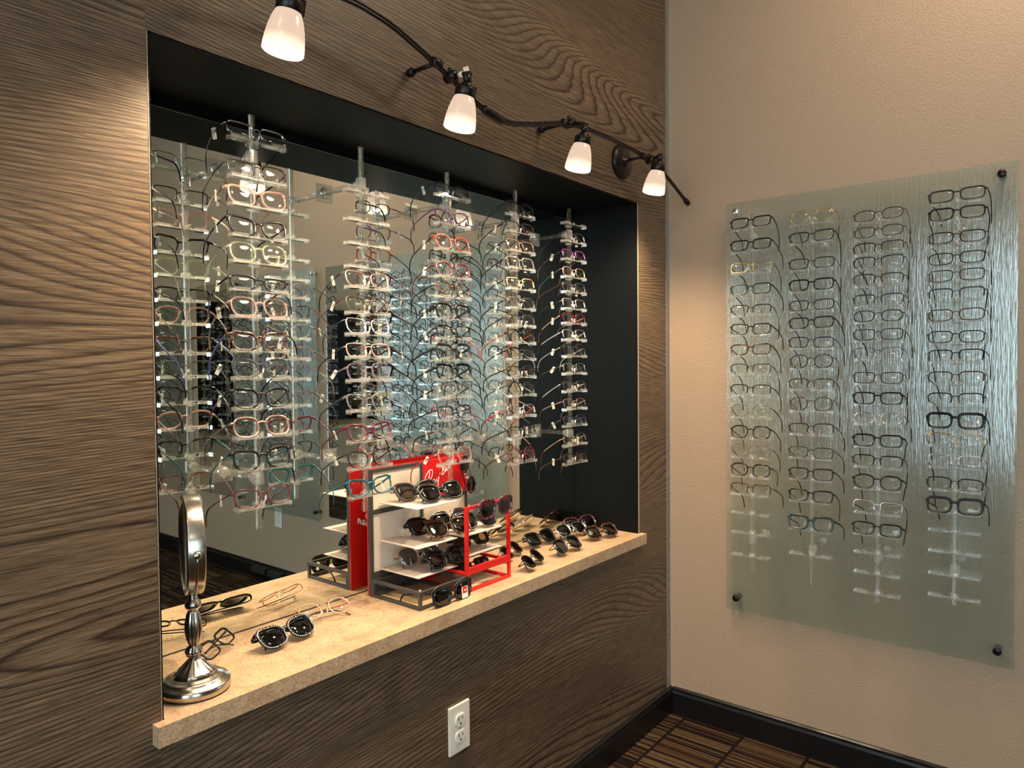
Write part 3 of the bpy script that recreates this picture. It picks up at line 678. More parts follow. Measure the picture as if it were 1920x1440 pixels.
def boss(o, st):
    w_, br = STY[st][0], STY[st][7]; x = -(br / 2 + w_ * 0.55)
    text_mesh('lens_print', 'BOSS', 0.0072, 'print_grey', o, (x, 0.45 * x * x - 0.0027, -STY[st][1] * 0.36), (PI / 2, 0, 0))
def redc(o, st):
    w_, br = STY[st][0], STY[st][7]; x = (br / 2 + w_ * 0.5)
    text_mesh('lens_print', 'C', 0.009, 'lens_red', o, (x, 0.45 * x * x - 0.0027, -STY[st][1] * 0.30), (PI / 2, 0, 0), shear=0.4)
for ci, (nm, y, z1, z0, zs, empties, gl) in enumerate(WALLR):
    trays = [z - 0.0025 - STY[g[0]][1] / 2 - 0.002 for z, g in zip(zs, gl)] + empties
    rod_thing('clear acrylic eyeglasses rod with trays, %s on the textured glass panel' % (nm if nm in ('leftmost', 'rightmost') else nm + ' from left'),
              (PX, y), -PI / 2, z0, z1, trays, (1.637 if ci == 0 else 1.60, 0.700), -0.033 - PX, 'acrylic rods on the corner glass panel')
    for i, (z, g) in enumerate(zip(zs, gl)):
        st, fc, tc = g
        ex = boss if (ci == 1 and i >= 7) else redc if (ci == 3 and 11 <= i <= 14) else None
        o = glasses('%s, %s on %s wall rod' % (describe(st, fc, tc), ordin(i), nm), st, fc, tc, tagged=0, group='eyeglasses on the glass panel by the corner', extra=ex)
        set_on_rod(o, PX - 0.0195, y, z, -PI / 2, st)

# ------------------------------------------------------------------ farther along the right wall (seen in the niche mirror)
def simple_glasses(st, fc, tc):
    def f(b):
        front_geo(b, st); b.mi = 1
        for s_ in (1, -1): temple_geo(b, st, s_, False, tips=False)
        f0 = len(b.bm.faces); b.mi = 2
        for s_ in (1, -1): lens_geo(b, st, s_)
    return cached(('eyeglasses', 'far', st, fc, tc), f, [FR[fc], FR[tc], M['clear_lens']])
FAR = [('rectangular', 'black', 'black'), ('thin rectangular', 'black metal', 'black'), ('half-rim', 'gunmetal', 'black'), ('rounded', 'black', 'black'), ('thin oval', 'black metal', 'black')]
def far_panel(y0, y1, nrods, label, glabel):
    glass_panel(y0, y1, label)
    for r in range(nrods):
        yy = y1 - 0.13 - r * (y1 - y0 - 0.25) / (nrods - 1)
        trays = [1.66 - 0.0625 * i for i in range(16)]
        rod_thing(glabel[0], (PX, yy), -PI / 2, 0.60, 1.70, trays, (1.62, 0.70), -0.033 - PX, glabel[0])
        for i in range(15):
            st, fc, tc = FAR[(i * 3 + r * 2) % 5]
            o = place('eyeglasses', simple_glasses(st, fc, tc)); tag(o, glabel[1], 'eyeglasses', glabel[1])
            set_on_rod(o, PX - 0.0195, yy, trays[i] + 0.0025 + STY[st][1] / 2, -PI / 2, st)
far_panel(-2.33, -1.515, 4, 'rain-textured glass panel between two tall mirrors, seen in the niche mirror',
          ('acrylic rod on the middle glass panel, seen in the mirror', 'dark eyeglasses on the middle glass panel, seen only in the mirror'))
far_panel(-3.69, -2.88, 3, 'rain-textured glass panel farthest from the corner, seen at the mirror left edge',
          ('acrylic rod on the farthest glass panel, seen in the mirror', 'dark eyeglasses on the farthest glass panel, seen only in the mirror'))
for y0, y1, lb in ((-1.462, -1.05, 'tall wall mirror beside the corner glass panel, seen in the niche mirror'), (-2.82, -2.39, 'tall wall mirror between the middle and farthest glass panels')):
    t = thing('tall_mirror', lb, 'mirror', (0, (y0 + y1) / 2, 0.45)); h2 = (y1 - y0) / 2
    MB().box((-0.008, -h2, 0), (-0.003, h2, 1.32)).build('mirror_sheet', 'mirror_glass', t)
    MB().box((-0.003, -h2 + 0.002, 0.002), (0, h2 - 0.002, 1.318)).build('backing', 'black_rubber', t)

# display across the room, seen in the tall mirrors
t = thing('display_cabinet', 'tan-topped display cabinet across the room with black back panel, seen in mirrors', 'cabinet', (-1.5, -W_, 0))
MB().box((-1.15, 0.0, 0.05), (1.1, 0.42, 0.645)).build('cabinet_body', 'beige_paint', t)
MB().box((-1.17, 0.0, 0.645), (1.12, 0.46, 0.684), bev=0.001).build('cabinet_top', 'counter_laminate', t)
MB().box((-1.15, 0.0, 0.0), (1.1, 0.39, 0.05)).build('plinth', 'black_baseboard', t)
MB().box((-1.15, 0.0, 0.70), (1.1, 0.03, 1.78)).build('back_panel', 'black_paint', t)
b = MB(); b.box((-1.18, 0, 0.684), (-1.15, 0.24, 1.81)); b.box((1.10, 0, 0.684), (1.13, 0.24, 1.81)); b.box((-1.15, 0, 1.78), (1.10, 0.24, 1.81)); b.build('surround', 'black_paint', t)
for r in range(7):
    xx = -2.45 + r * 0.31
    trays = [1.62 - 0.065 * i for i in range(12)]
    rod_thing('acrylic rod on the cabinet across the room, seen in mirrors', (xx, -W_ + 0.15), PI, 0.84, 1.70, trays, (1.6, 1.0), 0.12, 'acrylic rods on the cabinet across the room')
    for i in range(0, 12, 2 if r % 2 else 1):
        st, fc, tc = FAR[(i * 2 + r) % 5]
        o = place('eyeglasses', simple_glasses(st, fc, tc)); tag(o, 'dark eyeglasses on the cabinet across the room, seen in mirrors', 'eyeglasses', 'eyeglasses on the cabinet across the room')
        set_on_rod(o, xx, -W_ + 0.15 + 0.0195, trays[i] + 0.0025 + STY[st][1] / 2, PI, st)
o = MB().box((-1.15, -3.72, 0), (-0.45, -3.25, 0.008), bev=0.003).build('door_mat', 'mat_grey'); tag(o, 'grey ribbed floor mat on the striped carpet, seen low in the niche mirror', 'mat')
b = MB(); b.box((-0.050, -2.16, 0.046), (-0.0145, -2.02, 0.078), bev=0.003); b.box((-0.050, -1.995, 0.046), (-0.0145, -1.86, 0.078), bev=0.003); b.box((-0.03, -2.02, 0.055), (-0.016, -1.995, 0.068))
tag(b.build('cable_box', 'black_rubber'), 'small black two-part cable box on the baseboard below the middle panel', 'cable box')

# ------------------------------------------------------------------ outlets
def outlet(loc, rz, label):
    t = thing('wall_outlet', label, 'outlet', loc, (0, 0, rz), 'duplex wall outlets')     # faces -y
    MB().box((-0.0352, -0.006, -0.057), (0.0352, 0, 0.057), bev=0.0022).build('cover_plate', 'outlet_plastic', t)
    for s_ in (1, -1):
        b = MB(); pts = []
        for j in range(28):
            a = 2 * PI * j / 28; x = 0.0172 * math.cos(a); z = 0.0172 * math.sin(a); z = max(-0.0142, min(0.0142, z)); pts.append((x, z))
        b.loft([[Vector((x, -0.006, z + s_ * 0.0195)) for x, z in pts], [Vector((x, -0.0085, z + s_ * 0.0195)) for x, z in pts], [Vector((x * .93, -0.009, z * .93 + s_ * 0.0195)) for x, z in pts]], False, False)
        r = b.build('receptacle', 'outlet_plastic', t)
        b = MB(); z = s_ * 0.0195
        b.box((-0.0072, -0.0094, z - 0.001), (-0.0052, -0.0089, z + 0.008)); b.box((0.0052, -0.0094, z + 0.0005), (0.0070, -0.0089, z + 0.0072)); b.tube([(0, -0.0094, z - 0.0075), (0, -0.0089, z - 0.0075)], 0.0026, 10, False)
        b.build('slots', 'slot_dark', r)
    MB().tube([(0, -0.006, 0), (0, -0.0076, 0)], 0.003, 12).build('screw', 'steel', t)
outlet((-1.112, 0, 0.392), 0, 'ivory duplex wall outlet on the wood wall below the counter')
outlet((0, -1.94, 0.385), -PI / 2, 'ivory duplex wall outlet under the middle glass panel, seen in the mirror')

# ------------------------------------------------------------------ track light
def track_light():
    t = thing('track_light', 'dark bronze curved wall track rail with round canopy, above the niche', 'track light', (-0.8, 0, 1.888))
    O = Vector((-0.8, 0, 1.888))
    def q(p): return Vector(p) - O
    TRK = [(-1.98, 1.800), (-1.90, 1.838), (-1.80, 1.868), (-1.70, 1.892), (-1.58, 1.915), (-1.471, 1.925), (-1.414, 1.922), (-1.361, 1.914), (-1.289, 1.893), (-1.235, 1.875), (-1.178, 1.856), (-1.13, 1.838), (-1.09, 1.826), (-1.043, 1.820),
           (-0.993, 1.822), (-0.909, 1.841), (-0.841, 1.860), (-0.774, 1.878), (-0.70, 1.889), (-0.62, 1.893), (-0.555, 1.894), (-0.433, 1.893), (-0.35, 1.889), (-0.27, 1.878), (-0.20, 1.860), (-0.142, 1.840), (-0.07, 1.812), (-0.030, 1.798)]
    def cr(P, k=4):
        out = []
        for i in range(len(P) - 1):
            p0, p1, p2, p3 = P[max(i - 1, 0)], P[i], P[i + 1], P[min(i + 2, len(P) - 1)]
            for j in range(k):
                u = j / k
                out.append(tuple(0.5 * (2 * p1[a] + (p2[a] - p0[a]) * u + (2 * p0[a] - 5 * p1[a] + 4 * p2[a] - p3[a]) * u * u + (-p0[a] + 3 * p1[a] - 3 * p2[a] + p3[a]) * u ** 3) for a in (0, 1)))
        return out + [P[-1]]
    C = cr(TRK); TY = -0.085
    b = MB(); b.tube([q((x, TY, z + 0.0035)) for x, z in C], 0.0034, 10); b.tube([q((x, TY, z - 0.0035)) for x, z in C], 0.0034, 10)
    b.tube([q((x, TY, z)) for x, z in C], 0.001, 6, sq=(0.0016, 0.0042)); b.build('rail', 'bronze_fixture', t)
    b = MB(); x, z = C[-1]; x2, z2 = C[-3]; d = Vector((x - x2, 0, z - z2)).normalized(); e = q((x, TY, z))
    b.tube([e - d * 0.022, e - d * 0.020, e + d * 0.003, e + d * 0.006], [0.006, 0.0088, 0.0088, 0.006], 14); b.build('end_cap', 'bronze_fixture', t)
    b = MB(); b.tube([q((-1.098, TY, 1.829)), q((-1.09, TY, 1.8268)), q((-1.035, TY, 1.8188)), q((-1.027, TY, 1.8188))], [0.008, 0.0105, 0.0105, 0.008], 16); b.build('coupler', 'bronze_fixture', t)
    # round canopy on the wall and its arm
    mY = Matrix.Rotation(PI / 2, 4, 'X')
    b = MB(); b.lathe([(0, 0), (0.053, 0), (0.054, 0.006), (0.050, 0.012), (0.030, 0.017), (0.009, 0.019), (0.008, 0.028), (0, 0.028)], Matrix.Translation(q((-0.339, 0, 1.887))) @ mY, 40)
    b.build('canopy', 'bronze_fixture', t)
    for x, z in ((-0.339, 1.888), (-1.246, 1.882), (-0.772, 1.878)):
        b = MB(); a = q((x, -0.004, z)); c = q((x, TY + 0.006, z))
        b.tube([a, c], 0.0048, 12); b.tube([q((x - 0.013, TY, z)), q((x - 0.011, TY, z)), q((x + 0.011, TY, z)), q((x + 0.013, TY, z))], [0.008, 0.0105, 0.0105, 0.008], 14)
        if x < -0.5: b.tube([q((x, 0, z)), q((x, -0.006, z)), q((x, -0.014, z)), q((x, -0.018, z))], [0.007, 0.0095, 0.0095, 0.006], 14)
        b.build('standoff', 'bronze_fixture', t)
    return t
track_light()
def spot(cx, cz, sx, sz, label, tagged=False):
    """lamp head hanging from the rail: (cx, cz) centre of its shade, (sx, sz) clamp on the rail"""
    top = Vector((cx + 0.006, -0.146, cz + 0.035))
    t = thing('spot_head', label, 'lamp head', top, (0.0, 0, 0), 'lit glass spot heads on the track'); q = lambda p: Vector(p) - top
    tilt = Euler((0.16, 0.09, 0)); R = tilt.to_matrix()
    s = MB(); prof = [(0.0165, 0.0), (0.0205, -0.003), (0.0250, -0.014), (0.0290, -0.029), (0.0316, -0.044), (0.0330, -0.057), (0.0333, -0.066), (0.0318, -0.068), (0.0305, -0.066), (0.0295, -0.044), (0.0268, -0.028), (0.0225, -0.012), (0.015, -0.003)]
    s.lathe(prof, None, 32); so = s.build('glass_shade', 'lit_shade_glass', t, (0, 0, 0), tilt)
    s = MB(); s.lathe([(0.0, -0.006), (0.010, -0.008), (0.014, -0.018), (0.0165, -0.036), (0.0165, -0.042), (0, -0.043)], None, 20); s.build('bulb', 'lit_bulb', t, (0, 0, 0), tilt)
    s = MB(); s.lathe([(0, 0.026), (0.010, 0.026), (0.0125, 0.023), (0.0125, 0.017), (0.0205, 0.016), (0.0215, 0.013), (0.0215, -0.003), (0.0195, -0.0045), (0.0, -0.0045)], None, 28)
    s.box((0.015, -0.008, -0.002), (0.0235, 0.008, 0.024)); s.build('socket_cup', 'bronze_fixture', t, (0, 0, 0), tilt)
    k = R @ Vector((0, 0, 0.035))
    s = MB(); m = Matrix.Translation(k) @ Matrix.Diagonal((0.011, 0.008, 0.011, 1)); bmesh.ops.create_uvsphere(s.bm, u_segments=16, v_segments=10, radius=1, matrix=m)
    for f in s.bm.faces: f.smooth = True
    e = k + Vector((0.004, -0.001, 0.013)); s.tube([k, e], 0.004, 10)
    c = q((sx, -0.085, sz)); c2 = Vector((c.x, c.y - 0.012, c.z))
    s.tube([e + Vector((0.010, -0.002, 0)) * 0.3, (e + c2) / 2, c2], 0.0052, 12)
    s.tube([c + Vector((0, 0.012, 0)), c + Vector((0, 0.010, 0)), c + Vector((0, -0.016, 0)), c + Vector((0, -0.019, 0))], [0.007, 0.012, 0.012, 0.007], 16)
    s.tube([c + Vector((0, 0, 0.010)), c + Vector((0, 0, 0.019))], 0.005, 12)
    s.build('swivel_joint', 'bronze_fixture', t)
    if tagged:
        s = MB(); mdp = (e + c2) / 2; s.tube([mdp + (e - c2) * 0.12, mdp - (e - c2) * 0.12], 0.0058, 12); s.box(tuple(mdp + Vector((0.004, -0.003, 0.004))), tuple(mdp + Vector((0.022, -0.0025, 0.019))), Matrix.Rotation(-0.5, 3, 'Y'))
        s.build('paper_label', 'tag_paper', t)
    # light from the bulb
    d = bpy.data.lights.new('spot_bulb_light', 'SPOT'); d.energy = SPOT_W; d.color = WARM; d.spot_size = math.radians(150); d.spot_blend = 1.0; d.shadow_soft_size = 0.014
    lo = bpy.data.objects.new('spot_bulb_light', d); COL.objects.link(lo); lo.parent = t; lo.location = R @ Vector((0, 0, -0.050)); lo.rotation_euler = tilt
SPOT_W = 40
spot(-1.648, 1.787, -1.66, 1.901, 'lit white glass spot head on the track, leftmost of the four, largest in view')
spot(-1.232, 1.770, -1.205, 1.865, 'lit spot head with a small paper label on its arm, second from left', True)
spot(-0.790, 1.777, -0.752, 1.883, 'lit spot head, third from left, hanging near the middle of the niche')
spot(-0.378, 1.793, -0.305, 1.885, 'lit spot head beside the round canopy, rightmost, closest to the corner')

# ------------------------------------------------------------------ makeup mirror on its stand
def vanity():
    X, Y, Z = -1.713, 0.066, 0.684
    t = thing('makeup_mirror', 'round brushed nickel makeup mirror on a turned pedestal at the counter left end', 'mirror', (X, Y, Z))
    b = MB(); seg = 64
    prof = [(0.0, 0.0015), (0.058, 0.0015), (0.0595, 0.004), (0.0595, 0.015), (0.057, 0.018), (0.050, 0.0195), (0.0485, 0.023), (0.046, 0.025), (0.0395, 0.0262), (0.0375, 0.029)]
    b.lathe(prof, None, seg)
    rings = []
    for r, z, a in [(0.0375, 0.029, 0), (0.030, 0.035, 0.03), (0.020, 0.044, 0.05), (0.0125, 0.052, 0.05), (0.0085, 0.057, 0)]:
        rings.append([Vector((r * (1 + a * math.cos(16 * 2 * PI * j / seg)) * math.cos(2 * PI * j / seg), r * (1 + a * math.cos(16 * 2 * PI * j / seg)) * math.sin(2 * PI * j / seg), z)) for j in range(seg)])
    b.loft(rings, False, True); b.build('base', 'brushed_nickel', t)
    MB().lathe([(0, 0), (0.0575, 0), (0.0585, 0.0008), (0.0575, 0.0016), (0, 0.0016)], None, 48).build('rubber_foot', 'black_rubber', t)
    b = MB(); rings = []
    for r, z, a in [(0.0085, 0.055, 0), (0.0085, 0.058, 0), (0.0125, 0.062, .06), (0.0142, 0.068, .08), (0.0125, 0.075, .06), (0.0085, 0.078, 0), (0.0085, 0.080, 0), (0.0115, 0.090, .07), (0.0135, 0.105, .09), (0.0130, 0.120, .09), (0.0105, 0.135, .07),
                    (0.0085, 0.140, 0), (0.0085, 0.142, 0), (0.0125, 0.145, 0), (0.0138, 0.150, 0), (0.0125, 0.156, 0), (0.0095, 0.159, 0), (0.0070, 0.166, 0), (0.0075, 0.172, 0)]:
        rings.append([Vector((r * (1 + a * math.cos(12 * 2 * PI * j / seg)) * math.cos(2 * PI * j / seg), r * (1 + a * math.cos(12 * 2 * PI * j / seg)) * math.sin(2 * PI * j / seg), z)) for j in range(seg)])
    b.loft(rings, False, True); b.build('stem', 'brushed_nickel', t)
    n = Vector((-0.93, 0.37, 0.0)).normalized(); Rm = n.to_track_quat('Z', 'Y').to_matrix().to_4x4(); c = Matrix.Translation((0, 0, 0.258)) @ Rm
    R_ = 0.0865
    b = MB(); b.lathe([(R_ - 0.0062, 0.0100), (R_ - 0.0062, 0.0140), (R_ - 0.0058, 0.0145), (R_ - 0.0028, 0.0147), (R_ - 0.0024, 0.0147), (R_ - 0.0004, 0.0128), (R_, 0.0122), (R_ + 0.0002, 0.011), (R_ + 0.0004, 0), (R_ + 0.0002, -0.011), (R_, -0.0122), (R_ - 0.0004, -0.0128), (R_ - 0.0024, -0.0147), (R_ - 0.0058, -0.0145), (R_ - 0.0062, -0.0140), (R_ - 0.0062, -0.0100)], c, 72); b.build('rim', 'brushed_nickel', t)
    for s_, nm in ((1, 'mirror_face'), (-1, 'mirror_face')):
        b = MB(); b.lathe([(0, s_ * 0.0095), (R_ - 0.0066, s_ * 0.0095), (R_ - 0.0066, s_ * 0.0075), (0, s_ * 0.0075)], c, 48); b.build(nm, 'mirror_glass', t)
    side = Vector((n.y, -n.x, 0)).normalized()
    b = MB(); p = Vector((0, 0, 0.258)) 
    for s_ in (1, -1):
        a = p + side * s_ * (R_ + 0.0005); b.tube([a, a + side * s_ * 0.004, a + side * s_ * 0.008, a + side * s_ * 0.010], [0.0035, 0.0065, 0.0065, 0.004], 16)
    b.build('pivot_knob', 'brushed_nickel', t)
    b = MB(); path = []
    for i in range(25):
        a = PI + PI * i / 24; path.append(p + side * math.cos(a) * (R_ + 0.0052) + Vector((0, 0, math.sin(a) * (R_ + 0.0052))))
    b.tube(path, 0.002, 8, sq=(0.0045, 0.0014), up=Vector((n.x, n.y, 0.001)))
    b.build('yoke', 'brushed_nickel', t)
vanity()

# ------------------------------------------------------------------ counter display unit
def bar(b, lo, hi): b.box(lo, hi, bev=0.0006)
def box_frame(b, x0, x1, y0, y1, z0, z1, t):
    for x in (x0, x1 - t):
        for y in (y0, y1 - t): bar(b, (x, y, z0), (x + t, y + t, z1))
    for z in (z0, z1 - t):
        for y in (y0, y1 - t): bar(b, (x0 + t, y, z), (x1 - t, y + t, z + t))
        for x in (x0, x1 - t): bar(b, (x, y0 + t, z), (x + t, y1 - t, z + t))
ZC = 0.6842
BX0, BX1, BY = -1.196, -0.846, 0.206
def display():
    t = thing('sunglasses_display', 'grey, cream and red sunglasses display stand with frosted shelves on the counter', 'display stand', (BX0, 0.036, ZC))
    O = Vector((BX0, 0.036, ZC)); q = lambda x, y, z: (x - O.x, y - O.y, z - O.z)
    xm = -1.022; s = 0.009
    b = MB()                                                 # grey lattice of the board
    def g(x0, x1, z0, z1): b.box(q(x0, BY, z0), q(x1, BY + 0.010, z1), bev=0.0005)
    g(BX0, BX0 + s, ZC, 0.996); g(xm - s / 2, xm + s / 2, ZC, 0.996); g(BX1 - s, BX1, ZC, 0.896)
    g(BX0 + s, xm - s / 2, 0.987, 0.996); g(BX0 + s, xm - s / 2, 0.884, 0.896); g(BX0 + s, xm - s / 2, 0.727, 0.742); g(BX0 + s, xm - s / 2, ZC, 0.693)
    g(xm + s / 2, BX1 - s, 0.886, 0.896); g(xm + s / 2, BX1 - s, 0.727, 0.742)
    b.box(q(BX0 + s, BY + 0.002, 0.692), q(BX1 - s, BY + 0.009, 0.728))
    b.build('board_frame', 'display_grey', t)
    for x0, x1, z0, z1 in ((BX0 + s, xm - s / 2, 0.896, 0.987), (BX0 + s, xm - s / 2, 0.742, 0.884), (xm + s / 2, BX1 - s, 0.742, 0.886)):
        MB().box(q(x0, BY + 0.003, z0), q(x1, BY + 0.008, z1)).build('cream_panel', 'display_cream', t)
    sg = MB().box(q(xm + s / 2, BY + 0.001, 0.8965), q(BX1, BY + 0.010, 0.996)).build('red_sign', 'sign_red', t)
    MB().box(q(BX0, BY + 0.0105, ZC + 0.001), q(BX1, BY + 0.014, 0.998)).build('red_back', 'display_red', t)
    logo(t, Vector(q(-1.012, BY + 0.0006, 0.902)), 0.108, 1)
    logo(t, Vector(q(-1.05, BY + 0.0145, 0.770)), 0.135, -1)
    b = MB(); box_frame_off(b, q, BX0, -1.037, 0.036, BY - 0.0005, ZC, 0.727, 0.0075)
    b.build('base_frame', 'display_grey', t)
    for x0, x1, z in ((-1.168, -1.032, 0.912), (-1.168, -1.032, 0.818), (-1.168, -1.032, 0.748), (-1.010, -0.858, 0.816), (-1.010, -0.858, 0.762)):
        MB().box(q(x0, 0.070, z - 0.0025), q(x1, BY - 0.0005, z), bev=0.0006).build('shelf', 'frosted_shelf', t)
    # red frame beside it
    t2 = thing('red_display_frame', 'bright red square-tube display frame standing right of the grey display base', 'display frame', (-1.036, 0.036, ZC))
    O2 = Vector((-1.036, 0.036, ZC)); k = lambda x, y, z: (x - O2.x, y - O2.y, z - O2.z)
    b = MB(); T_ = 0.0085; x0, x1 = -1.0355, -0.863
    box_frame_off(b, k, x0, x1, 0.036, BY - 0.0008, ZC, 0.735, 0.0075)
    bar(b, k(x0, 0.036, 0.735), k(x0 + T_, 0.036 + T_, 0.898)); bar(b, k(x1 - T_, 0.036, 0.735), k(x1, 0.036 + T_, 0.898)); bar(b, k(x0 + T_, 0.036, 0.898 - T_), k(x1 - T_, 0.036 + T_, 0.898))
    bar(b, k(x0 + 0.0075, 0.036, 0.735), k(x1 - 0.0075, 0.043, 0.745))
    b.build('tube_frame', 'display_red', t2)
def box_frame_off(b, k, x0, x1, y0, y1, z0, z1, t):
    a = k(x0, y0, z0); c = k(x1, y1, z1); box_frame(b, a[0], c[0], a[1], c[1], a[2], c[2], t)
# hand-drawn script strokes, unit box 0..1 wide
STROKES = [
 [(0.00, 0.40), (0.05, 0.50), (0.12, 0.58), (0.20, 0.63), (0.28, 0.63), (0.31, 0.57), (0.28, 0.47), (0.21, 0.39), (0.14, 0.35)],
 [(0.20, 0.60), (0.17, 0.45), (0.13, 0.30), (0.08, 0.16)],
 [(0.16, 0.37), (0.21, 0.30), (0.26, 0.20), (0.31, 0.16)],
 [(0.41, 0.36), (0.36, 0.38), (0.32, 0.33), (0.32, 0.27), (0.37, 0.27), (0.41, 0.35), (0.40, 0.29), (0.43, 0.28)],
 [(0.46, 0.41), (0.46, 0.34), (0.50, 0.33), (0.54, 0.44), (0.52, 0.30), (0.49, 0.18), (0.44, 0.13)],
 [(0.58, 0.50), (0.62, 0.52)],
 [(0.71, 0.72), (0.69, 0.60), (0.66, 0.48), (0.71, 0.48), (0.76, 0.52), (0.75, 0.58), (0.69, 0.60), (0.76, 0.66), (0.77, 0.73), (0.71, 0.74), (0.65, 0.68)],
 [(0.87, 0.62), (0.82, 0.63), (0.80, 0.57), (0.82, 0.54), (0.86, 0.60), (0.86, 0.56), (0.89, 0.57)],
 [(0.92, 0.66), (0.91, 0.58), (0.95, 0.67), (0.98, 0.67), (0.97, 0.61), (1.0, 0.61)]]
def logo(parent, base, width, flip):
    b = MB(); hs = 1.0
    for st_ in STROKES:
        P = []
        for i in range(len(st_) - 1):
            p0, p1, p2, p3 = st_[max(i - 1, 0)], st_[i], st_[i + 1], st_[min(i + 2, len(st_) - 1)]
            for j in range(6):
                u = j / 6
                P.append([0.5 * (2 * p1[a] + (p2[a] - p0[a]) * u + (2 * p0[a] - 5 * p1[a] + 4 * p2[a] - p3[a]) * u * u + (-p0[a] + 3 * p1[a] - 3 * p2[a] + p3[a]) * u ** 3) for a in (0, 1)])
        P.append(list(st_[-1])); n = len(P)
        rad = [(0.010 if len(st_) > 2 else 0.013) * width * (0.55 + 0.75 * abs(math.sin(PI * (0.15 + 0.7 * i / max(1, n - 1))))) for i in range(n)]
        pts = [(flip * p[0] * width * 0.92, 0, p[1] * width * hs) for p in P]
        b.tube(pts, 0.001, 8, sq=[(r, 0.0004) if False else (r * 1.1, 0.0005) for r in rad], up=Vector((0, 1, 0)))
    b.build('logo_script', 'logo_white', parent, base)
display()

# ------------------------------------------------------------------ sunglasses and glasses lying about
def drop(o, x, y, z, yaw, lean, roll=0.0):
    """set o with its lowest point on height z, leaned back by lean, turned by yaw (degrees)"""
    R = Matrix.Rotation(math.radians(yaw), 3, 'Z') @ Matrix.Rotation(-math.radians(lean), 3, 'X') @ Matrix.Rotation(math.radians(roll), 3, 'Y')
    lo = 1e9; cx = cy = 0; n = 0
    for c in o.children:
        if c.type != 'MESH' or c.name.startswith(('price_tag', 'sticker')): continue
        Rc = c.rotation_euler.to_matrix()
        for v in c.data.vertices:
            p = R @ (Rc @ v.co + c.location); lo = min(lo, p.z); cx += p.x; cy += p.y; n += 1
    o.rotation_euler = R.to_euler(); o.location = (x - cx / n, y - cy / n, z - lo + 0.0004)
def sticker(col, back=None, sz=0.011, side=1, txt=None):
    def f(o, st):
        w_, br = STY[st][0], STY[st][7]; x = side * (br / 2 + w_ * 0.55); y = 0.45 * x * x - 0.0032
        b = MB()
        if back: b.box((x - sz * 0.85, y, -sz * 1.3 - 0.004), (x + sz * 0.85, y + 0.0003, sz * 1.0 - 0.004))
        b.mi = 1 if back else 0
        b.box((x - sz * 0.62, y - 0.0004, -sz * 0.5 - 0.002), (x + sz * 0.62, y, sz * 0.8 - 0.002)) if back else b.tube([(x, y - 0.0003, -0.002), (x, y + 0.0003, -0.002)], sz * 0.8, 20, False)
        b.build('sticker', [back, col] if back else col, o)
        if txt: text_mesh('sticker_text', txt, 0.0062, 'logo_white', o, (x, y - 0.0006, -0.003), (PI / 2, 0, 0), 0.3)
    return f
def stones(o, st):
    w_, h, n, sk, ta, up, cut, br, t_, d, th, me, top = STY[st]; b = MB(); cx = br / 2 + w_ / 2
    for sgn in (1, -1):
        pts = outline(w_ + 0.004, h + 0.004, n, sk, ta, up, cut)
        for i in range(0, NS):
            x = sgn * (pts[i][0] + cx); m = Matrix.Translation((x, 0.45 * x * x - d / 2 - 0.0008, pts[i][1])) @ Matrix.Diagonal((0.0011, 0.0009, 0.0011, 1))
            bmesh.ops.create_icosphere(b.bm, subdivisions=1, radius=1, matrix=m)
    b.build('rhinestones', 'rhinestone', o)
def sun(label, st, fc, lens_m, x, y, z, yaw, lean, tc=None, folded=True, extra=None, tagged=0, cat='sunglasses', name='sunglasses', roll=0):
    o = glasses(label, st, fc, tc, lens_m, folded, tagged, None, cat, name, extra); drop(o, x, y, z, yaw, lean, roll); return o
Z0 = 0.6842
sun('dark brown square sunglasses at the front right of the pile by the niche corner', 'square sun', 'tortoise', 'brown_lens', -0.365, 0.062, Z0, -16, 46, 'gold metal')
sun('silver aviator sunglasses with olive lenses, left of the pile by the niche corner', 'aviator sun', 'silver metal', 'green_lens', -0.405, 0.150, Z0, -12, 48)
sun('tortoise sunglasses with brown lenses at the back of the pile against the mirror', 'square sun', 'dark plum', 'brown_lens', -0.300, 0.185, Z0, -17, 44, 'tortoise')
sun('black sunglasses with gold arms lying left of the corner pile near the mirror', 'square sun', 'black', 'dark_lens', -0.553, 0.168, Z0, -4, 46, 'gold metal')
sun('gunmetal aviator sunglasses with olive lenses at the middle of the counter right end', 'aviator sun', 'gunmetal', 'green_lens', -0.575, 0.052, Z0, 0, 48)
sun('small folded dark plum sunglasses nearest the counter front edge, turned sideways', 'round sun', 'black metal', 'plum_lens', -0.757, 0.045, Z0, 18, 56)
sun('dark brown round sunglasses just right of the red display frame', 'round sun', 'bronze metal', 'brown_lens', -0.722, 0.150, Z0, 16, 54)
sun('small black sunglasses lying on the counter inside the red display frame', 'rectangular', 'black', 'plum_lens', -0.915, 0.125, Z0, -3, 46)
sun('black rhinestone-studded cat-eye sunglasses folded on the left part of the counter', 'cat-eye sun', 'black', 'dark_lens', -1.492, 0.118, Z0, 6, 50, extra=stones)
sun('rose gold wire eyeglasses with red arms leaning near the mirror seam', 'thin round', 'rose gold', 'clear_lens', -1.365, 0.165, Z0, -12, 54, 'red', cat='eyeglasses', name='eyeglasses', tagged=1)
sun('black folded eyeglasses on the counter beside the makeup mirror base', 'rectangular', 'black', 'clear_lens', -1.618, 0.165, Z0, 38, 52, cat='eyeglasses', name='eyeglasses', tagged=1)
sun('smoke-lens sunglasses at the back left of the top frosted shelf', 'cat-eye sun', 'gunmetal', 'smoke_lens', -1.085, 0.160, 0.912, -4, 36)
sun('glossy black cat-eye sunglasses at the front of the top frosted shelf', 'cat-eye sun', 'black', 'dark_lens', -1.060, 0.100, 0.912, -8, 40)
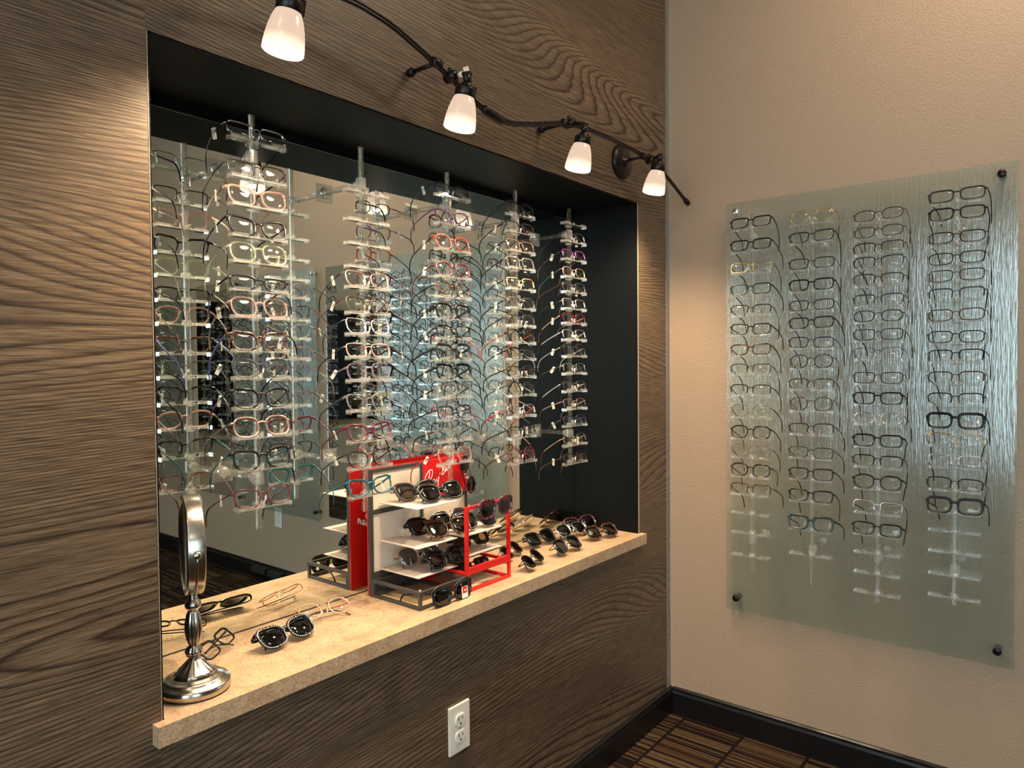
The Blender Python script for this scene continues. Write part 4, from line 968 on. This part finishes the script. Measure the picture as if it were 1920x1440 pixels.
sun('black sunglasses at the back of the second frosted shelf on the left', 'square sun', 'black', 'plum_lens', -1.050, 0.150, 0.818, -10, 36)
sun('brown tortoise sunglasses at the front of the second frosted shelf', 'square sun', 'tortoise', 'smoke_lens', -1.045, 0.088, 0.818, -12, 42)
sun('gold aviator sunglasses with blue-grey lenses on the third frosted shelf', 'aviator sun', 'rose gold', 'blue_mirror_lens', -1.085, 0.150, 0.748, -6, 38)
sun('black square sunglasses at the front of the third frosted shelf', 'square sun', 'black', 'dark_lens', -1.060, 0.082, 0.748, -2, 40)
sun('blue-grey mirrored aviator sunglasses at the back of the upper right frosted shelf', 'aviator sun', 'silver metal', 'blue_mirror_lens', -0.955, 0.165, 0.816, -4, 40)
sun('gold-trimmed dark green sunglasses at the front of the upper right frosted shelf', 'square sun', 'black', 'green_lens', -0.925, 0.100, 0.816, -6, 38, 'gold metal')
sun('black wrap sunglasses with a round gold sticker on the lower right shelf', 'bold rectangular', 'black', 'dark_lens', -0.935, 0.115, 0.762, -4, 34, extra=sticker('gold_sticker', None, 0.013))
# open sunglasses hooked on bars
def hook(o, x, y, z, yaw, lean, roll=0): 
    R = Matrix.Rotation(math.radians(yaw), 3, 'Z') @ Matrix.Rotation(-math.radians(lean), 3, 'X') @ Matrix.Rotation(math.radians(roll), 3, 'Y')
    o.rotation_euler = R.to_euler(); o.location = (x, y, z)
o = glasses('black sunglasses with a red and white lens sticker hooked on the display base front bar', 'cat-eye sun', 'black', None, 'dark_lens', False, 1, None, 'sunglasses', 'sunglasses', sticker('sign_red', 'logo_white', 0.012, 1, 'RB'))
hook(o, -1.105, 0.018, 0.706, 0, 4)
o = glasses('dark tortoise half-tinted sunglasses resting over the top bar of the red frame', 'square sun', 'dark plum', None, 'smoke_lens', False, 1, None, 'sunglasses', 'sunglasses')
hook(o, -0.935, 0.022, 0.885, 0, 2)
o = glasses('plum oval sunglasses hanging sideways on the right end of the red sign', 'round sun', 'dark plum', None, 'plum_lens', True, 0, None, 'sunglasses', 'sunglasses')
hook(o, -0.868, 0.182, 0.945, 10, 0, 62)
